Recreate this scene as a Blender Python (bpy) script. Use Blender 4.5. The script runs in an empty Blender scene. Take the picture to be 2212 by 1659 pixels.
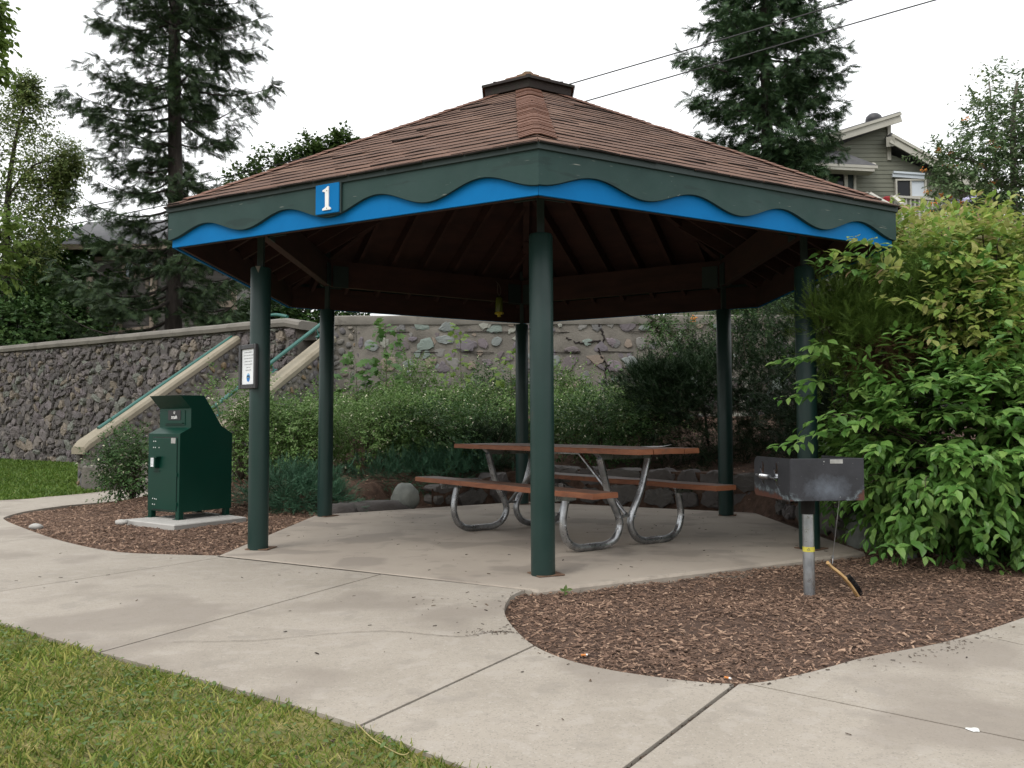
import bpy, bmesh, math, random
import numpy as np
from mathutils import Vector, noise as mnoise

random.seed(7)
rng = np.random.default_rng(11)
S = bpy.context.scene
COL = S.collection
R = math.radians

# ------------------------------------------------------------------ camera
F_PX = 1834.93            # focal length for a picture 2212 wide
PITCH, ROLL = 0.0485, 0.0021
CAM = np.array([0.0, 0.0, 1.0])
cam_d = bpy.data.cameras.new('camera')
cam_d.sensor_fit = 'HORIZONTAL'
cam_d.sensor_width = 36.0
cam_d.lens = 36.0 * F_PX / 2212.0
cam_d.clip_start = 0.05
cam_d.clip_end = 6000
cam = bpy.data.objects.new('camera', cam_d)
COL.objects.link(cam)
cam.location = CAM
cam.rotation_mode = 'XYZ'
cam.rotation_euler = (R(90) + PITCH, 0, 0)
cam.rotation_euler.rotate_axis('Z', -ROLL)
S.camera = cam


def ray(x, y):
    r2 = (x - 1106) / F_PX
    u2 = -(y - 829.5) / F_PX
    cr, sr = math.cos(ROLL), math.sin(ROLL)
    r = r2 * cr - u2 * sr
    up = r2 * sr + u2 * cr
    cp, sp = math.cos(PITCH), math.sin(PITCH)
    return np.array([r, cp - up * sp, sp + up * cp])


def at(x, y, Y):                       # survey point of the photograph at depth Y
    d = ray(x, y)
    return CAM + d * (Y / d[1])


def gnd(x, y, z=0.0):                  # survey point of the photograph at height z
    d = ray(x, y)
    return CAM + d * ((z - 1.0) / d[2])


# ------------------------------------------------------------------ tags
ORG = {}


def tag(o, label=None, cat=None, group=None, kind=None):
    if label: o['label'] = label
    if cat: o['category'] = cat
    if group: o['group'] = group
    if kind: o['kind'] = kind
    return o


def thing(name, label, cat, loc=(0, 0, 0), group=None):
    o = bpy.data.objects.new(name, None)
    o.empty_display_size = 0.2
    COL.objects.link(o)
    o.location = loc
    ORG[o] = np.array(loc, float)
    return tag(o, label, cat, group)


def nrm(v):
    v = np.asarray(v, float)
    return v / (np.linalg.norm(v, axis=-1, keepdims=True) + 1e-12)


# ------------------------------------------------------------------ mesh builder
class MB:
    def __init__(s):
        s.v = []; s.f = []; s.n = 0

    def add(s, V, Fs, mi=0):
        V = np.asarray(V, float).reshape(-1, 3)
        if isinstance(Fs, np.ndarray):
            s.f.append((Fs.astype(np.int64) + s.n, mi))
        else:
            by = {}
            for f in Fs: by.setdefault(len(f), []).append(f)
            for k, a in by.items():
                s.f.append((np.array(a, np.int64) + s.n, mi))
        s.v.append(V); s.n += len(V)
        return s

    def box(s, c, size, ax=None, mi=0, bev=0.0):
        a, b, h = [x * 0.5 for x in size]
        c = np.asarray(c, float)
        if ax is None: ax = np.eye(3)
        ax = np.asarray(ax, float)
        if bev <= 0:
            P = np.array([[x, y, z] for z in (-h, h) for y in (-b, b) for x in (-a, a)])
            s.add(c + P @ ax, [(0, 2, 3, 1), (4, 5, 7, 6), (0, 1, 5, 4), (2, 6, 7, 3), (0, 4, 6, 2), (1, 3, 7, 5)], mi)
        else:
            e = min(bev, a * .9, b * .9, h * .9)
            ring = lambda A, B: [(-A + e, -B), (A - e, -B), (A, -B + e), (A, B - e), (A - e, B), (-A + e, B), (-A, B - e), (-A, -B + e)]
            sm = lambda A, B: [(x * (A - e) / A, y * (B - e) / B) for x, y in ring(A, B)]
            L = []
            for z, q in ((-h, sm(a, b)), (-h + e, ring(a, b)), (h - e, ring(a, b)), (h, sm(a, b))):
                L += [(x, y, z) for x, y in q]
            Fs = [tuple(range(7, -1, -1)), tuple(range(24, 32))]
            for k in range(3):
                for i in range(8):
                    j = (i + 1) % 8
                    Fs.append((k * 8 + i, k * 8 + j, k * 8 + 8 + j, k * 8 + 8 + i))
            s.add(c + np.array(L) @ ax, Fs, mi)
        return s

    def beam(s, p0, p1, w, h, up=(0, 0, 1), mi=0, bev=0.0):
        p0 = np.asarray(p0, float); p1 = np.asarray(p1, float)
        x = nrm(p1 - p0); u = np.asarray(up, float)
        y = nrm(np.cross(u, x)); z = np.cross(x, y)
        return s.box((p0 + p1) / 2, (np.linalg.norm(p1 - p0), w, h), np.array([x, y, z]), mi, bev)

    def tube(s, P, r, n=10, mi=0, cap=True):
        P = np.asarray(P, float); m = len(P)
        rr = np.full(m, r, float) if np.isscalar(r) else np.asarray(r, float)
        T = np.zeros_like(P); T[1:-1] = P[2:] - P[:-2]; T[0] = P[1] - P[0]; T[-1] = P[-1] - P[-2]
        T = nrm(T)
        ref = np.array([0, 0, 1.]) if abs(T[0][2]) < .9 else np.array([1., 0, 0])
        u = nrm(np.cross(T[0], ref)); V = []
        a = np.arange(n) * 2 * np.pi / n
        for i in range(m):
            u = nrm(u - T[i] * np.dot(u, T[i])); w = np.cross(T[i], u)
            V.append(P[i] + rr[i] * (np.cos(a)[:, None] * u + np.sin(a)[:, None] * w))
        idx = np.arange(m * n).reshape(m, n)
        q = np.stack([idx[:-1], np.roll(idx, -1, 1)[:-1], np.roll(idx, -1, 1)[1:], idx[1:]], -1).reshape(-1, 4)
        base = s.n
        s.add(np.concatenate(V), q, mi)
        if cap:
            s.f.append((np.array([list(range(base + n - 1, base - 1, -1))]), mi))
            s.f.append((np.array([list(range(base + (m - 1) * n, base + m * n))]), mi))
        return s

    def lathe(s, c, prof, n=24, mi=0, axis=None):
        c = np.asarray(c, float); a = np.arange(n) * 2 * np.pi / n
        ax = np.eye(3) if axis is None else np.asarray(axis)
        V = np.concatenate([np.stack([r * np.cos(a), r * np.sin(a), np.full(n, z)], -1) for r, z in prof])
        m = len(prof); idx = np.arange(m * n).reshape(m, n)
        q = np.stack([idx[:-1], np.roll(idx, -1, 1)[:-1], np.roll(idx, -1, 1)[1:], idx[1:]], -1).reshape(-1, 4)
        base = s.n
        s.add(c + V @ ax, q, mi)
        s.f.append((np.array([list(range(base + n - 1, base - 1, -1))]), mi))
        s.f.append((np.array([list(range(base + (m - 1) * n, base + m * n))]), mi))
        return s

    def prism(s, poly, fmap, t0, t1, mi=0):      # fmap(x, y, t) -> point
        n = len(poly)
        V = [fmap(x, y, t0) for x, y in poly] + [fmap(x, y, t1) for x, y in poly]
        Fs = [tuple(range(n - 1, -1, -1)), tuple(range(n, 2 * n))]
        Fs += [(i, (i + 1) % n, n + (i + 1) % n, n + i) for i in range(n)]
        return s.add(np.array(V), Fs, mi)

    def quads(s, V, mi=0):                       # V (N,4,3)
        N = len(V)
        return s.add(V.reshape(-1, 3), np.arange(N * 4).reshape(N, 4), mi)

    def build(s, name, mats, parent=None, smooth=False, auto=None, recalc=False):
        V = np.concatenate(s.v) if s.v else np.zeros((0, 3))
        org = ORG[parent] if parent is not None else np.zeros(3)
        me = bpy.data.meshes.new(name)
        V = V - org
        nl = sum(a.size for a, _ in s.f); npoly = sum(len(a) for a, _ in s.f)
        me.vertices.add(len(V)); me.vertices.foreach_set('co', V.astype(np.float32).ravel())
        me.loops.add(nl); me.polygons.add(npoly)
        me.loops.foreach_set('vertex_index', np.concatenate([a.ravel() for a, _ in s.f]).astype(np.int32))
        tot = np.concatenate([np.full(len(a), a.shape[1]) for a, _ in s.f])
        st = np.concatenate([[0], np.cumsum(tot)[:-1]])
        me.polygons.foreach_set('loop_start', st.astype(np.int32))
        me.polygons.foreach_set('material_index', np.concatenate([np.full(len(a), mi) for a, mi in s.f]).astype(np.int32))
        me.polygons.foreach_set('use_smooth', np.full(npoly, bool(smooth)))
        if not isinstance(mats, (list, tuple)): mats = [mats]
        for m in mats: me.materials.append(m)
        me.update(calc_edges=True)
        if recalc:
            bm = bmesh.new(); bm.from_mesh(me)
            bmesh.ops.recalc_face_normals(bm, faces=bm.faces); bm.to_mesh(me); bm.free()
        if auto is not None:
            me.polygons.foreach_set('use_smooth', np.full(npoly, True))
            me.set_sharp_from_angle(angle=R(auto))
        o = bpy.data.objects.new(name, me)
        COL.objects.link(o)
        if parent is not None: o.parent = parent
        ORG[o] = org
        return o


# ------------------------------------------------------------------ materials
MATS = {}


def _nt(name):
    m = bpy.data.materials.new(name); m.use_nodes = True
    nt = m.node_tree
    p = nt.nodes['Principled BSDF']
    return m, nt, p, nt.links


def ramp(nt, cols, fac, pos=None, interp='LINEAR'):
    r = nt.nodes.new('ShaderNodeValToRGB'); cr = r.color_ramp; cr.interpolation = interp
    n = len(cols)
    while len(cr.elements) < n: cr.elements.new(0.5)
    for i, c in enumerate(cols):
        cr.elements[i].position = pos[i] if pos else i / max(1, n - 1)
        cr.elements[i].color = (*c, 1)
    nt.links.new(fac, r.inputs[0])
    return r.outputs[0]


def noise_tex(nt, scale, detail=5, rough=.6, coord='Object', dist=0.0, stretch=None):
    tc = nt.nodes.new('ShaderNodeTexCoord'); t = nt.nodes.new('ShaderNodeTexNoise')
    t.inputs['Scale'].default_value = scale; t.inputs['Detail'].default_value = detail
    t.inputs['Roughness'].default_value = rough; t.inputs['Distortion'].default_value = dist
    if stretch:
        mp = nt.nodes.new('ShaderNodeMapping'); mp.inputs['Scale'].default_value = stretch
        nt.links.new(tc.outputs[coord], mp.inputs[0]); nt.links.new(mp.outputs[0], t.inputs['Vector'])
    else:
        nt.links.new(tc.outputs[coord], t.inputs['Vector'])
    return t


def mixc(nt, a, b, fac, mode='MIX'):
    m = nt.nodes.new('ShaderNodeMix'); m.data_type = 'RGBA'; m.blend_type = mode
    for s, v in ((m.inputs[0], fac), (m.inputs[6], a), (m.inputs[7], b)):
        if hasattr(v, 'is_output'): nt.links.new(v, s)
        elif isinstance(v, (int, float)): s.default_value = v
        else: s.default_value = (*v, 1)
    return m.outputs[2]


def island(nt):
    g = nt.nodes.new('ShaderNodeNewGeometry')
    return g.outputs['Random Per Island']


def bump(nt, p, h, strength, dist=0.01, prev=None):
    b = nt.nodes.new('ShaderNodeBump'); b.inputs['Strength'].default_value = strength
    b.inputs['Distance'].default_value = dist
    nt.links.new(h, b.inputs['Height'])
    if prev: nt.links.new(prev, b.inputs['Normal'])
    nt.links.new(b.outputs[0], p.inputs['Normal'])
    return b.outputs[0]


def mat(name, cols, rough=.7, scale=6, detail=6, bscale=40, bstr=.2, bdist=.01, metal=0, spec=.5,
        isl=None, islfac=.6, stretch=None, specks=None, pos=None, rvar=0.0, dist=0.0, coat=0.0):
    m, nt, p, L = _nt(name)
    if not isinstance(cols[0], (tuple, list)): cols = [tuple(c * .9 for c in cols), tuple(cols), tuple(min(1, c * 1.08) for c in cols)]
    t = noise_tex(nt, scale, detail, .62, stretch=stretch, dist=dist)
    c = ramp(nt, cols, t.outputs[0], pos or [.3 + .4 * i / (len(cols) - 1) for i in range(len(cols))])
    if isl:
        ci = ramp(nt, isl, island(nt), interp='CONSTANT' if len(isl) > 5 else 'LINEAR')
        c = mixc(nt, c, ci, islfac)
    if specks:                                            # (colour, scale, threshold, amount)
        for col, sc, th, am, *sr in specks:
            t2 = noise_tex(nt, sc, 3, .5, stretch=sr[0] if sr else None)
            r2 = ramp(nt, [(0, 0, 0), (am, am, am)], t2.outputs[0], [th, min(1, th + .06)])
            c = mixc(nt, c, col, r2)
    L.new(c, p.inputs['Base Color'])
    p.inputs['Roughness'].default_value = rough
    if rvar:
        t3 = noise_tex(nt, scale * 1.7, 4)
        mr = nt.nodes.new('ShaderNodeMapRange')
        mr.inputs[3].default_value = max(.02, rough - rvar); mr.inputs[4].default_value = min(1, rough + rvar)
        mr.inputs[1].default_value = .3; mr.inputs[2].default_value = .7
        L.new(t3.outputs[0], mr.inputs[0]); L.new(mr.outputs[0], p.inputs['Roughness'])
    p.inputs['Metallic'].default_value = metal
    p.inputs['Specular IOR Level'].default_value = spec
    if coat: p.inputs['Coat Weight'].default_value = coat
    if bstr:
        tb = noise_tex(nt, bscale, 6, .65, stretch=stretch)
        bump(nt, p, tb.outputs[0], bstr, bdist)
    MATS[name] = m
    return m


def leafmat(name, cols, trans=.3, rough=.5, nscale=.8, dark=.55, spec=.2):
    """leaf colours vary leaf by leaf and by clump"""
    m, nt, p, L = _nt(name)
    c = ramp(nt, cols, island(nt))
    t = noise_tex(nt, nscale, 2, .5)
    v = ramp(nt, [(dark, dark, dark), (1, 1, 1)], t.outputs[0], [.35, .65])
    c = mixc(nt, c, v, 1.0, 'MULTIPLY')
    L.new(c, p.inputs['Base Color'])
    p.inputs['Roughness'].default_value = rough
    p.inputs['Specular IOR Level'].default_value = spec
    tr = nt.nodes.new('ShaderNodeBsdfTranslucent')
    L.new(mixc(nt, c, (.75, 1.0, .25), .35, 'MULTIPLY') if False else c, tr.inputs[0])
    mx = nt.nodes.new('ShaderNodeMixShader'); mx.inputs[0].default_value = trans
    L.new(p.outputs[0], mx.inputs[1]); L.new(tr.outputs[0], mx.inputs[2])
    L.new(mx.outputs[0], nt.nodes['Material Output'].inputs[0])
    MATS[name] = m
    return m


def text_mesh(body, size, mats, name, parent, org, ux, uy, uz, align='CENTER', sx=1.0, space=1.0, off=0.0):
    """lettering laid on the plane (ux, uy) at org, built as a mesh"""
    cu = bpy.data.curves.new('lettering', 'FONT'); cu.body = body; cu.size = size
    cu.align_x = align; cu.align_y = 'CENTER'; cu.space_line = space; cu.offset = off
    cu.resolution_u = 3
    tmp = bpy.data.objects.new('lettering', cu); COL.objects.link(tmp)
    dg = bpy.context.evaluated_depsgraph_get()
    me = tmp.evaluated_get(dg).to_mesh()
    V = np.array([v.co[:] for v in me.vertices]); Fs = [tuple(p.vertices) for p in me.polygons]
    tmp.evaluated_get(dg).to_mesh_clear()
    bpy.data.objects.remove(tmp)
    W = np.asarray(org) + V[:, :1] * sx * np.asarray(ux) + V[:, 1:2] * np.asarray(uy) + 0 * np.asarray(uz)
    mb = MB(); mb.add(W, Fs)
    return mb.build(name, mats, parent)


def inpoly(P, poly):
    x, y = P[:, 0], P[:, 1]; n = len(poly); ins = np.zeros(len(P), bool)
    for i in range(n):
        x0, y0 = poly[i]; x1, y1 = poly[(i + 1) % n]
        c = ((y0 > y) != (y1 > y)) & (x < (x1 - x0) * (y - y0) / (y1 - y0 + 1e-12) + x0)
        ins ^= c
    return ins


def poly_dist(P, poly, closed=True):
    d = np.full(len(P), 1e9); n = len(poly)
    for i in range(n if closed else n - 1):
        a = np.array(poly[i]); b = np.array(poly[(i + 1) % n]); ab = b - a
        t = np.clip(((P - a) @ ab) / (ab @ ab + 1e-12), 0, 1)
        d = np.minimum(d, np.linalg.norm(P - a - t[:, None] * ab, axis=1))
    return d


def smooth_path(pts, k=8):
    """Catmull-Rom through pts"""
    P = np.asarray(pts, float); out = []
    n = len(P)
    for i in range(n - 1):
        p0, p1, p2, p3 = P[max(i - 1, 0)], P[i], P[i + 1], P[min(i + 2, n - 1)]
        for t in np.arange(k) / k:
            out.append(.5 * ((2 * p1) + (-p0 + p2) * t + (2 * p0 - 5 * p1 + 4 * p2 - p3) * t * t + (-p0 + 3 * p1 - 3 * p2 + p3) * t ** 3))
    out.append(P[-1])
    return np.array(out)


def vnoise(P, sc, seed=0.0):
    return np.array([mnoise.noise(Vector((float(p[0]) * sc + seed, float(p[1]) * sc - seed, float(p[2]) * sc if len(p) > 2 else seed))) for p in P])


# leaf scatter ---------------------------------------------------------
T_OVAL = (np.array([[0, 0, 0], [.34, -.25, .05], [.68, -.19, .02], [1, 0, -.13], [.68, .19, .02], [.34, .25, .05], [.5, 0, -.01]]),
          np.array([[0, 1, 6, 5], [1, 2, 3, 6], [6, 3, 4, 5]]))
T_DIA = (np.array([[0, 0, 0], [.45, -.3, .03], [1, 0, -.05], [.45, .3, .03]]), np.array([[0, 1, 2, 3]]))
T_STRIP = (np.array([[0, -.09, 0], [0, .09, 0], [1, .035, -.08], [1, -.035, -.08]]), np.array([[0, 1, 2, 3]]))
T_FEATHER = (np.array([[0, 0, 0], [.25, -.2, -.03], [.62, -.17, -.06], [1, 0, -.12], [.62, .17, -.06], [.25, .2, -.03]]),
             np.array([[0, 1, 2, 3], [0, 3, 4, 5]]))
T_MAPLE = (np.array([[0, 0, 0], [.1, -.4, .0], [.42, -.22, .03], [.55, -.52, -.04], [.66, -.2, .02], [1, 0, -.08], [.66, .2, .02], [.55, .52, -.04], [.42, .22, .03], [.1, .4, 0]]),
           [(0, 1, 2), (2, 3, 4), (4, 5, 6), (6, 7, 8), (8, 9, 0), (0, 2, 4, 6, 8)])


def needle_tpl(k, ln, wd, ang, droop=.05):
    V, Fs = [], []
    for i in range(k):
        x = .05 + .9 * i / (k - 1); L_ = ln * (1 - .45 * x)
        for s in (-1, 1):
            b = len(V); c, q = math.cos(ang), math.sin(ang) * s
            V += [[x - wd, 0, -droop * x], [x + wd, 0, -droop * x], [x + L_ * c, L_ * q, -droop * x - .10 * L_ * (1 + (i % 2))]]
            Fs.append((b, b + 1, b + 2))
    b = len(V)
    V += [[.0, -.018, 0], [1.05, 0, -droop], [0, .018, 0]]; Fs.append((b, b + 1, b + 2))
    return np.array(V), np.array(Fs)


T_NEEDLE = needle_tpl(6, .50, .075, .85)
T_JUNIP = needle_tpl(5, .42, .06, .55)


def scatter(mb, tpl, pos, d, nn, size, mi=0, wid=1.0):
    T, Fs = tpl
    pos = np.asarray(pos).reshape(-1, 3); d = nrm(np.asarray(d).reshape(-1, 3)); nn = np.asarray(nn).reshape(-1, 3)
    side = nrm(np.cross(nn, d)); nz = np.cross(d, side)
    size = np.broadcast_to(np.asarray(size, float).reshape(-1), (len(pos),))
    W = np.broadcast_to(np.asarray(wid, float).reshape(-1), (len(pos),))
    V = pos[:, None] + size[:, None, None] * (T[None, :, 0:1] * d[:, None] + T[None, :, 1:2] * W[:, None, None] * side[:, None] + T[None, :, 2:3] * nz[:, None])
    k = len(T); N = len(pos)
    off = (np.arange(N) * k)
    if isinstance(Fs, np.ndarray):
        FF = (Fs[None] + off[:, None, None]).reshape(-1, Fs.shape[1])
        mb.add(V.reshape(-1, 3), FF, mi)
    else:
        by = {}
        for f in Fs: by.setdefault(len(f), []).append(f)
        base = mb.n
        mb.v.append(V.reshape(-1, 3)); mb.n += N * k
        for kk, a in by.items():
            a = np.array(a)
            mb.f.append(((a[None] + off[:, None, None]).reshape(-1, kk) + base, mi))


def rand_dirs(n):
    return nrm(rng.normal(size=(n, 3)))
# ------------------------------------------------------------------ light: bright overcast, soft sun from the left behind the camera
SUN_EL, SUN_AZ = R(52), R(218)        # azimuth measured from +Y clockwise
w = bpy.data.worlds.new('World'); S.world = w; w.use_nodes = True
nt = w.node_tree; L = nt.links
bg = nt.nodes['Background']
sky = nt.nodes.new('ShaderNodeTexSky'); sky.sky_type = 'NISHITA'; sky.sun_disc = False
sky.sun_elevation = SUN_EL; sky.sun_rotation = SUN_AZ
sky.air_density = 1.5; sky.dust_density = 4.0; sky.ozone_density = 1.0
tc = nt.nodes.new('ShaderNodeTexCoord')
tn = nt.nodes.new('ShaderNodeTexNoise'); tn.inputs['Scale'].default_value = 1.6; tn.inputs['Detail'].default_value = 5
L.new(tc.outputs['Generated'], tn.inputs['Vector'])
sep = nt.nodes.new('ShaderNodeSeparateXYZ'); L.new(tc.outputs['Generated'], sep.inputs[0])
# cloud cover: brighter towards the zenith, as an overcast sky is
cl = nt.nodes.new('ShaderNodeValToRGB')
cl.color_ramp.elements[0].color = (9.6, 9.7, 9.65, 1); cl.color_ramp.elements[0].position = 0.0
cl.color_ramp.elements[1].color = (14.6, 14.8, 15.1, 1); cl.color_ramp.elements[1].position = .9
L.new(sep.outputs[2], cl.inputs[0])
cv = nt.nodes.new('ShaderNodeMapRange'); cv.inputs[1].default_value = .3; cv.inputs[2].default_value = .7
cv.inputs[3].default_value = .98; cv.inputs[4].default_value = 1.06
L.new(tn.outputs[0], cv.inputs[0])
mul = nt.nodes.new('ShaderNodeVectorMath'); mul.operation = 'SCALE'
L.new(cl.outputs[0], mul.inputs[0]); L.new(cv.outputs[0], mul.inputs['Scale'])
mx = nt.nodes.new('ShaderNodeMix'); mx.data_type = 'RGBA'; mx.inputs[0].default_value = .93
L.new(sky.outputs[0], mx.inputs[6]); L.new(mul.outputs[0], mx.inputs[7])
L.new(mx.outputs[2], bg.inputs[0]); bg.inputs[1].default_value = 0.1

sd = bpy.data.lights.new('sun', 'SUN'); sd.energy = 1.2; sd.angle = R(26); sd.color = (1, .955, .89)
so = bpy.data.objects.new('sun', sd); COL.objects.link(so)
sv = Vector((math.sin(SUN_AZ) * math.cos(SUN_EL), math.cos(SUN_AZ) * math.cos(SUN_EL), math.sin(SUN_EL)))
so.rotation_euler = sv.to_track_quat('Z', 'Y').to_euler()
so.location = (-6, -6, 12)

S.view_settings.view_transform = 'Standard'; S.view_settings.look = 'None'
S.view_settings.exposure = 0.36; S.view_settings.gamma = 1
S.render.engine = 'CYCLES'
S.cycles.max_bounces = 7; S.cycles.diffuse_bounces = 4; S.cycles.glossy_bounces = 3
S.cycles.transmission_bounces = 4; S.cycles.transparent_max_bounces = 6
S.cycles.use_denoising = True
S.cycles.denoiser = 'OPENIMAGEDENOISE'; S.cycles.denoising_prefilter = 'ACCURATE'
S.cycles.use_adaptive_sampling = False
# ------------------------------------------------------------------ material library
CONC = mat('concrete', [(0.2655, 0.2335, 0.1911), (0.3103, 0.2745, 0.2282), (0.3437, 0.3052, 0.2565)], rough=.85, scale=1.3, detail=9, bscale=160, bstr=.35, bdist=.004,
           specks=[((.17, .15, .13), 130, .60, .7), ((.42, .385, .34), 90, .62, .5), ((.215, .19, .162), 38, .58, .35), ((.36, .325, .285), 9, .56, .35), ((.21, .187, .16), 4.2, .6, .35), ((.205, .175, .145), .8, .52, .6)])
SLAB = mat('slab_concrete', [(0.275, 0.2354, 0.1943), (0.3245, 0.2808, 0.2331), (0.3575, 0.311, 0.2594)], rough=.85, scale=1.0, detail=8, bscale=120, bstr=.3, bdist=.004,
           specks=[((.22, .19, .16), 120, .62, .3), ((.20, .172, .145), 1.3, .54, .6), ((.21, .185, .155), 5, .6, .4), ((.36, .315, .255), 2.3, .62, .25)])
PADC = mat('pad_concrete', [(0.3432, 0.3311, 0.3075), (0.4056, 0.3927, 0.3675)], rough=.9, scale=4, bscale=150, bstr=.3, bdist=.004)
SOIL = mat('soil', [(0.0498, 0.0281, 0.0184), (0.0938, 0.0548, 0.0367), (0.1421, 0.086, 0.0591)], rough=.95, scale=14, detail=9, bscale=90, bstr=.9, bdist=.02)
CHIP = mat('wood_chip', [(0.1526, 0.0962, 0.0614), (0.229, 0.1442, 0.092)], rough=.9, scale=30, bscale=200, bstr=.4, bdist=.003,
           isl=[(0.0647, 0.037, 0.0242), (0.1052, 0.0612, 0.0419), (0.1535, 0.0898, 0.0608), (0.202, 0.1224, 0.0836), (0.291, 0.185, 0.1267), (0.0889, 0.0512, 0.0342), (0.4042, 0.2705, 0.1876), (0.1375, 0.0812, 0.0558), (0.1131, 0.0684, 0.0482), (0.1779, 0.1082, 0.0735), (0.5334, 0.3845, 0.2788)], islfac=.85)
DEBRIS = mat('dark_debris', (.05, .035, .025), rough=.9, scale=30, isl=[(.02, .014, .01), (.05, .035, .024), (.12, .08, .05), (.03, .02, .015)], islfac=.8)
TURF = mat('turf', [(0.083, 0.0896, 0.0235), (0.1763, 0.1633, 0.0504), (0.28, 0.2371, 0.084)], rough=.95, scale=5, detail=8, bscale=60, bstr=.8, bdist=.02)
EARTH = mat('earth', [(.035, .04, .018), (.06, .055, .03)], rough=.95, scale=2, bscale=20, bstr=.5, bdist=.03)
BLADE = leafmat('grass_blade', [(0.0778, 0.1354, 0.0208), (0.1317, 0.2031, 0.0321), (0.1916, 0.2524, 0.0454), (0.2875, 0.3078, 0.0709), (0.4072, 0.3694, 0.1134)], trans=.25, rough=.55, nscale=2.2, dark=.7)
STRAW = leafmat('dry_grass', [(0.374, 0.3132, 0.12), (0.462, 0.3888, 0.18), (0.297, 0.2538, 0.095)], trans=.15, nscale=3, dark=.8)
WEED = leafmat('broad_weed', [(.07, .125, .035), (.105, .165, .048), (.15, .205, .075)], trans=.25, rough=.45, nscale=3, dark=.8)
FGRASS = leafmat('lawn_blade', [(.06, .12, .018), (.10, .175, .028), (.15, .22, .045)], trans=.25, nscale=.9, dark=.75)

GREEN = mat('painted_green', [(.0155, .040, .036), (.0185, .047, .042), (.022, .052, .047)], spec=.28, rough=.6, scale=3, bscale=70, bstr=.12, bdist=.004, rvar=.08, stretch=(1, 1, 1),
            specks=[((.16, .19, .175), 26, .72, .5), ((.30, .30, .26), 5, .695, .7, (1.2, 1.2, 16)), ((.009, .02, .018), 3.0, .60, .4, (1, 1, 5))])
POSTG = mat('post_green', [(.0095, .030, .026), (.0125, .0365, .0315)], spec=.4, rough=.42, scale=2.4, bscale=160, bstr=.10, bdist=.002, rvar=.08, specks=[((.3, .33, .31), 60, .77, .5), ((.05, .045, .03), 3, .68, .25)])
DKGREEN = mat('dark_green_trim', (.014, .028, .026), rough=.6, scale=8)
BLUE = mat('painted_blue', [(0, 0.1254, 0.3413), (0, 0.1408, 0.378), (0, 0.151, 0.4043)], spec=.12, rough=.6, scale=4, bscale=80, bstr=.08, bdist=.003)
WHITE = mat('white_paint', (.75, .75, .73), rough=.5)
RWOOD = mat('stained_wood', [(.026, .0095, .0068), (.04, .0145, .0105), (.055, .020, .0145)], rough=.8, scale=2.5, bscale=30, bstr=.25, bdist=.004, stretch=(1, 1, 4))
SHING = mat('shingle', [(0.0967, 0.0498, 0.0313), (0.1179, 0.0614, 0.0385), (0.14, 0.0747, 0.0472)], rough=.95, scale=7, detail=8, bscale=260, bstr=.6, bdist=.004,
            isl=[(0.0921, 0.0457, 0.028), (0.1124, 0.0564, 0.0352), (0.1336, 0.0689, 0.0438), (0.1013, 0.0515, 0.0326), (0.1428, 0.0772, 0.0492), (0.0866, 0.044, 0.0285), (0.1198, 0.0606, 0.0379)], islfac=.65)
HIPM = mat('hip_shingle', [(0.1261, 0.0583, 0.0372), (0.1503, 0.0715, 0.0464), (0.1727, 0.0848, 0.0557)], rough=.95, scale=10, bscale=260, bstr=.6, bdist=.004)
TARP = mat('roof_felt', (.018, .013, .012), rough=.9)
CUPW = mat('cupola_wood', [(0.01, 0.0065, 0.006), (0.0225, 0.014, 0.012), (0.015, 0.017, 0.01)], rough=.8, scale=9)
MOSSY = mat('mossy_shingle', [(.17, .095, .068), (.21, .12, .085), (.14, .125, .05)], rough=.95, scale=9, bscale=200, bstr=.6, bdist=.004)
RUST = mat('rust_plate', [(.10, .05, .03), (.19, .12, .075)], rough=.9, scale=18)
GALV = mat('galvanised', [(.30, .32, .34), (.42, .44, .46), (.52, .54, .56)], rough=.34, scale=9, detail=8, metal=.85, bscale=60, bstr=.05, rvar=.1)
STEEL = mat('worn_tube', [(0.1408, 0.1459, 0.1536), (0.3072, 0.3149, 0.3251), (0.5632, 0.576, 0.5888)], rough=.3, scale=7, metal=.85, rvar=.1, bscale=50, bstr=.05)
PLANK = mat('table_board', [(.15, .05, .022), (.21, .074, .032), (.26, .10, .045)], rough=.62, scale=3, detail=8, bscale=30, bstr=.3, bdist=.004, stretch=(2, 2, 9), specks=[((.10, .055, .035), 9, .62, .5), ((.38, .33, .28), 26, .72, .5)])
PLANKT = mat('table_top_worn', [(.10, .055, .04), (.15, .085, .062), (.2, .125, .10)], rough=.5, scale=6, detail=9, bscale=50, bstr=.3, bdist=.003)
BLACKM = mat('black_frame', (.012, .011, .012), rough=.35, scale=5)
PAPER = mat('paper', (.74, .76, .78), rough=.7, scale=3)
INK = mat('ink', (.13, .13, .135), rough=.8)
EMB1 = mat('emblem_blue', (.008, .16, .47), rough=.6)
EMB2 = mat('emblem_dark', (.012, .05, .10), rough=.6)
EMB3 = mat('emblem_light', (.25, .50, .62), rough=.6)
BIN = mat('bin_green', [(0.0011, 0.0305, 0.019), (0.0015, 0.0366, 0.0236)], rough=.36, scale=2, bscale=140, bstr=.05, bdist=.002, spec=.25, rvar=.06)
BINBLK = mat('bin_sign', (.008, .008, .009), rough=.4)
RIVET = mat('rivet', (.7, .72, .7), rough=.35, metal=.6)
TAGM = mat('tag_metal', [(.25, .25, .23), (.36, .36, .34)], rough=.5, scale=40)
GRILLM = None
COPE = mat('coping', [(.225, .195, .142), (.268, .236, .176), (.30, .268, .206)], rough=.9, scale=2.2, detail=8, bscale=70, bstr=.4, bdist=.008, specks=[((.27, .235, .17), 2.2, .62, .45)])
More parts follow.
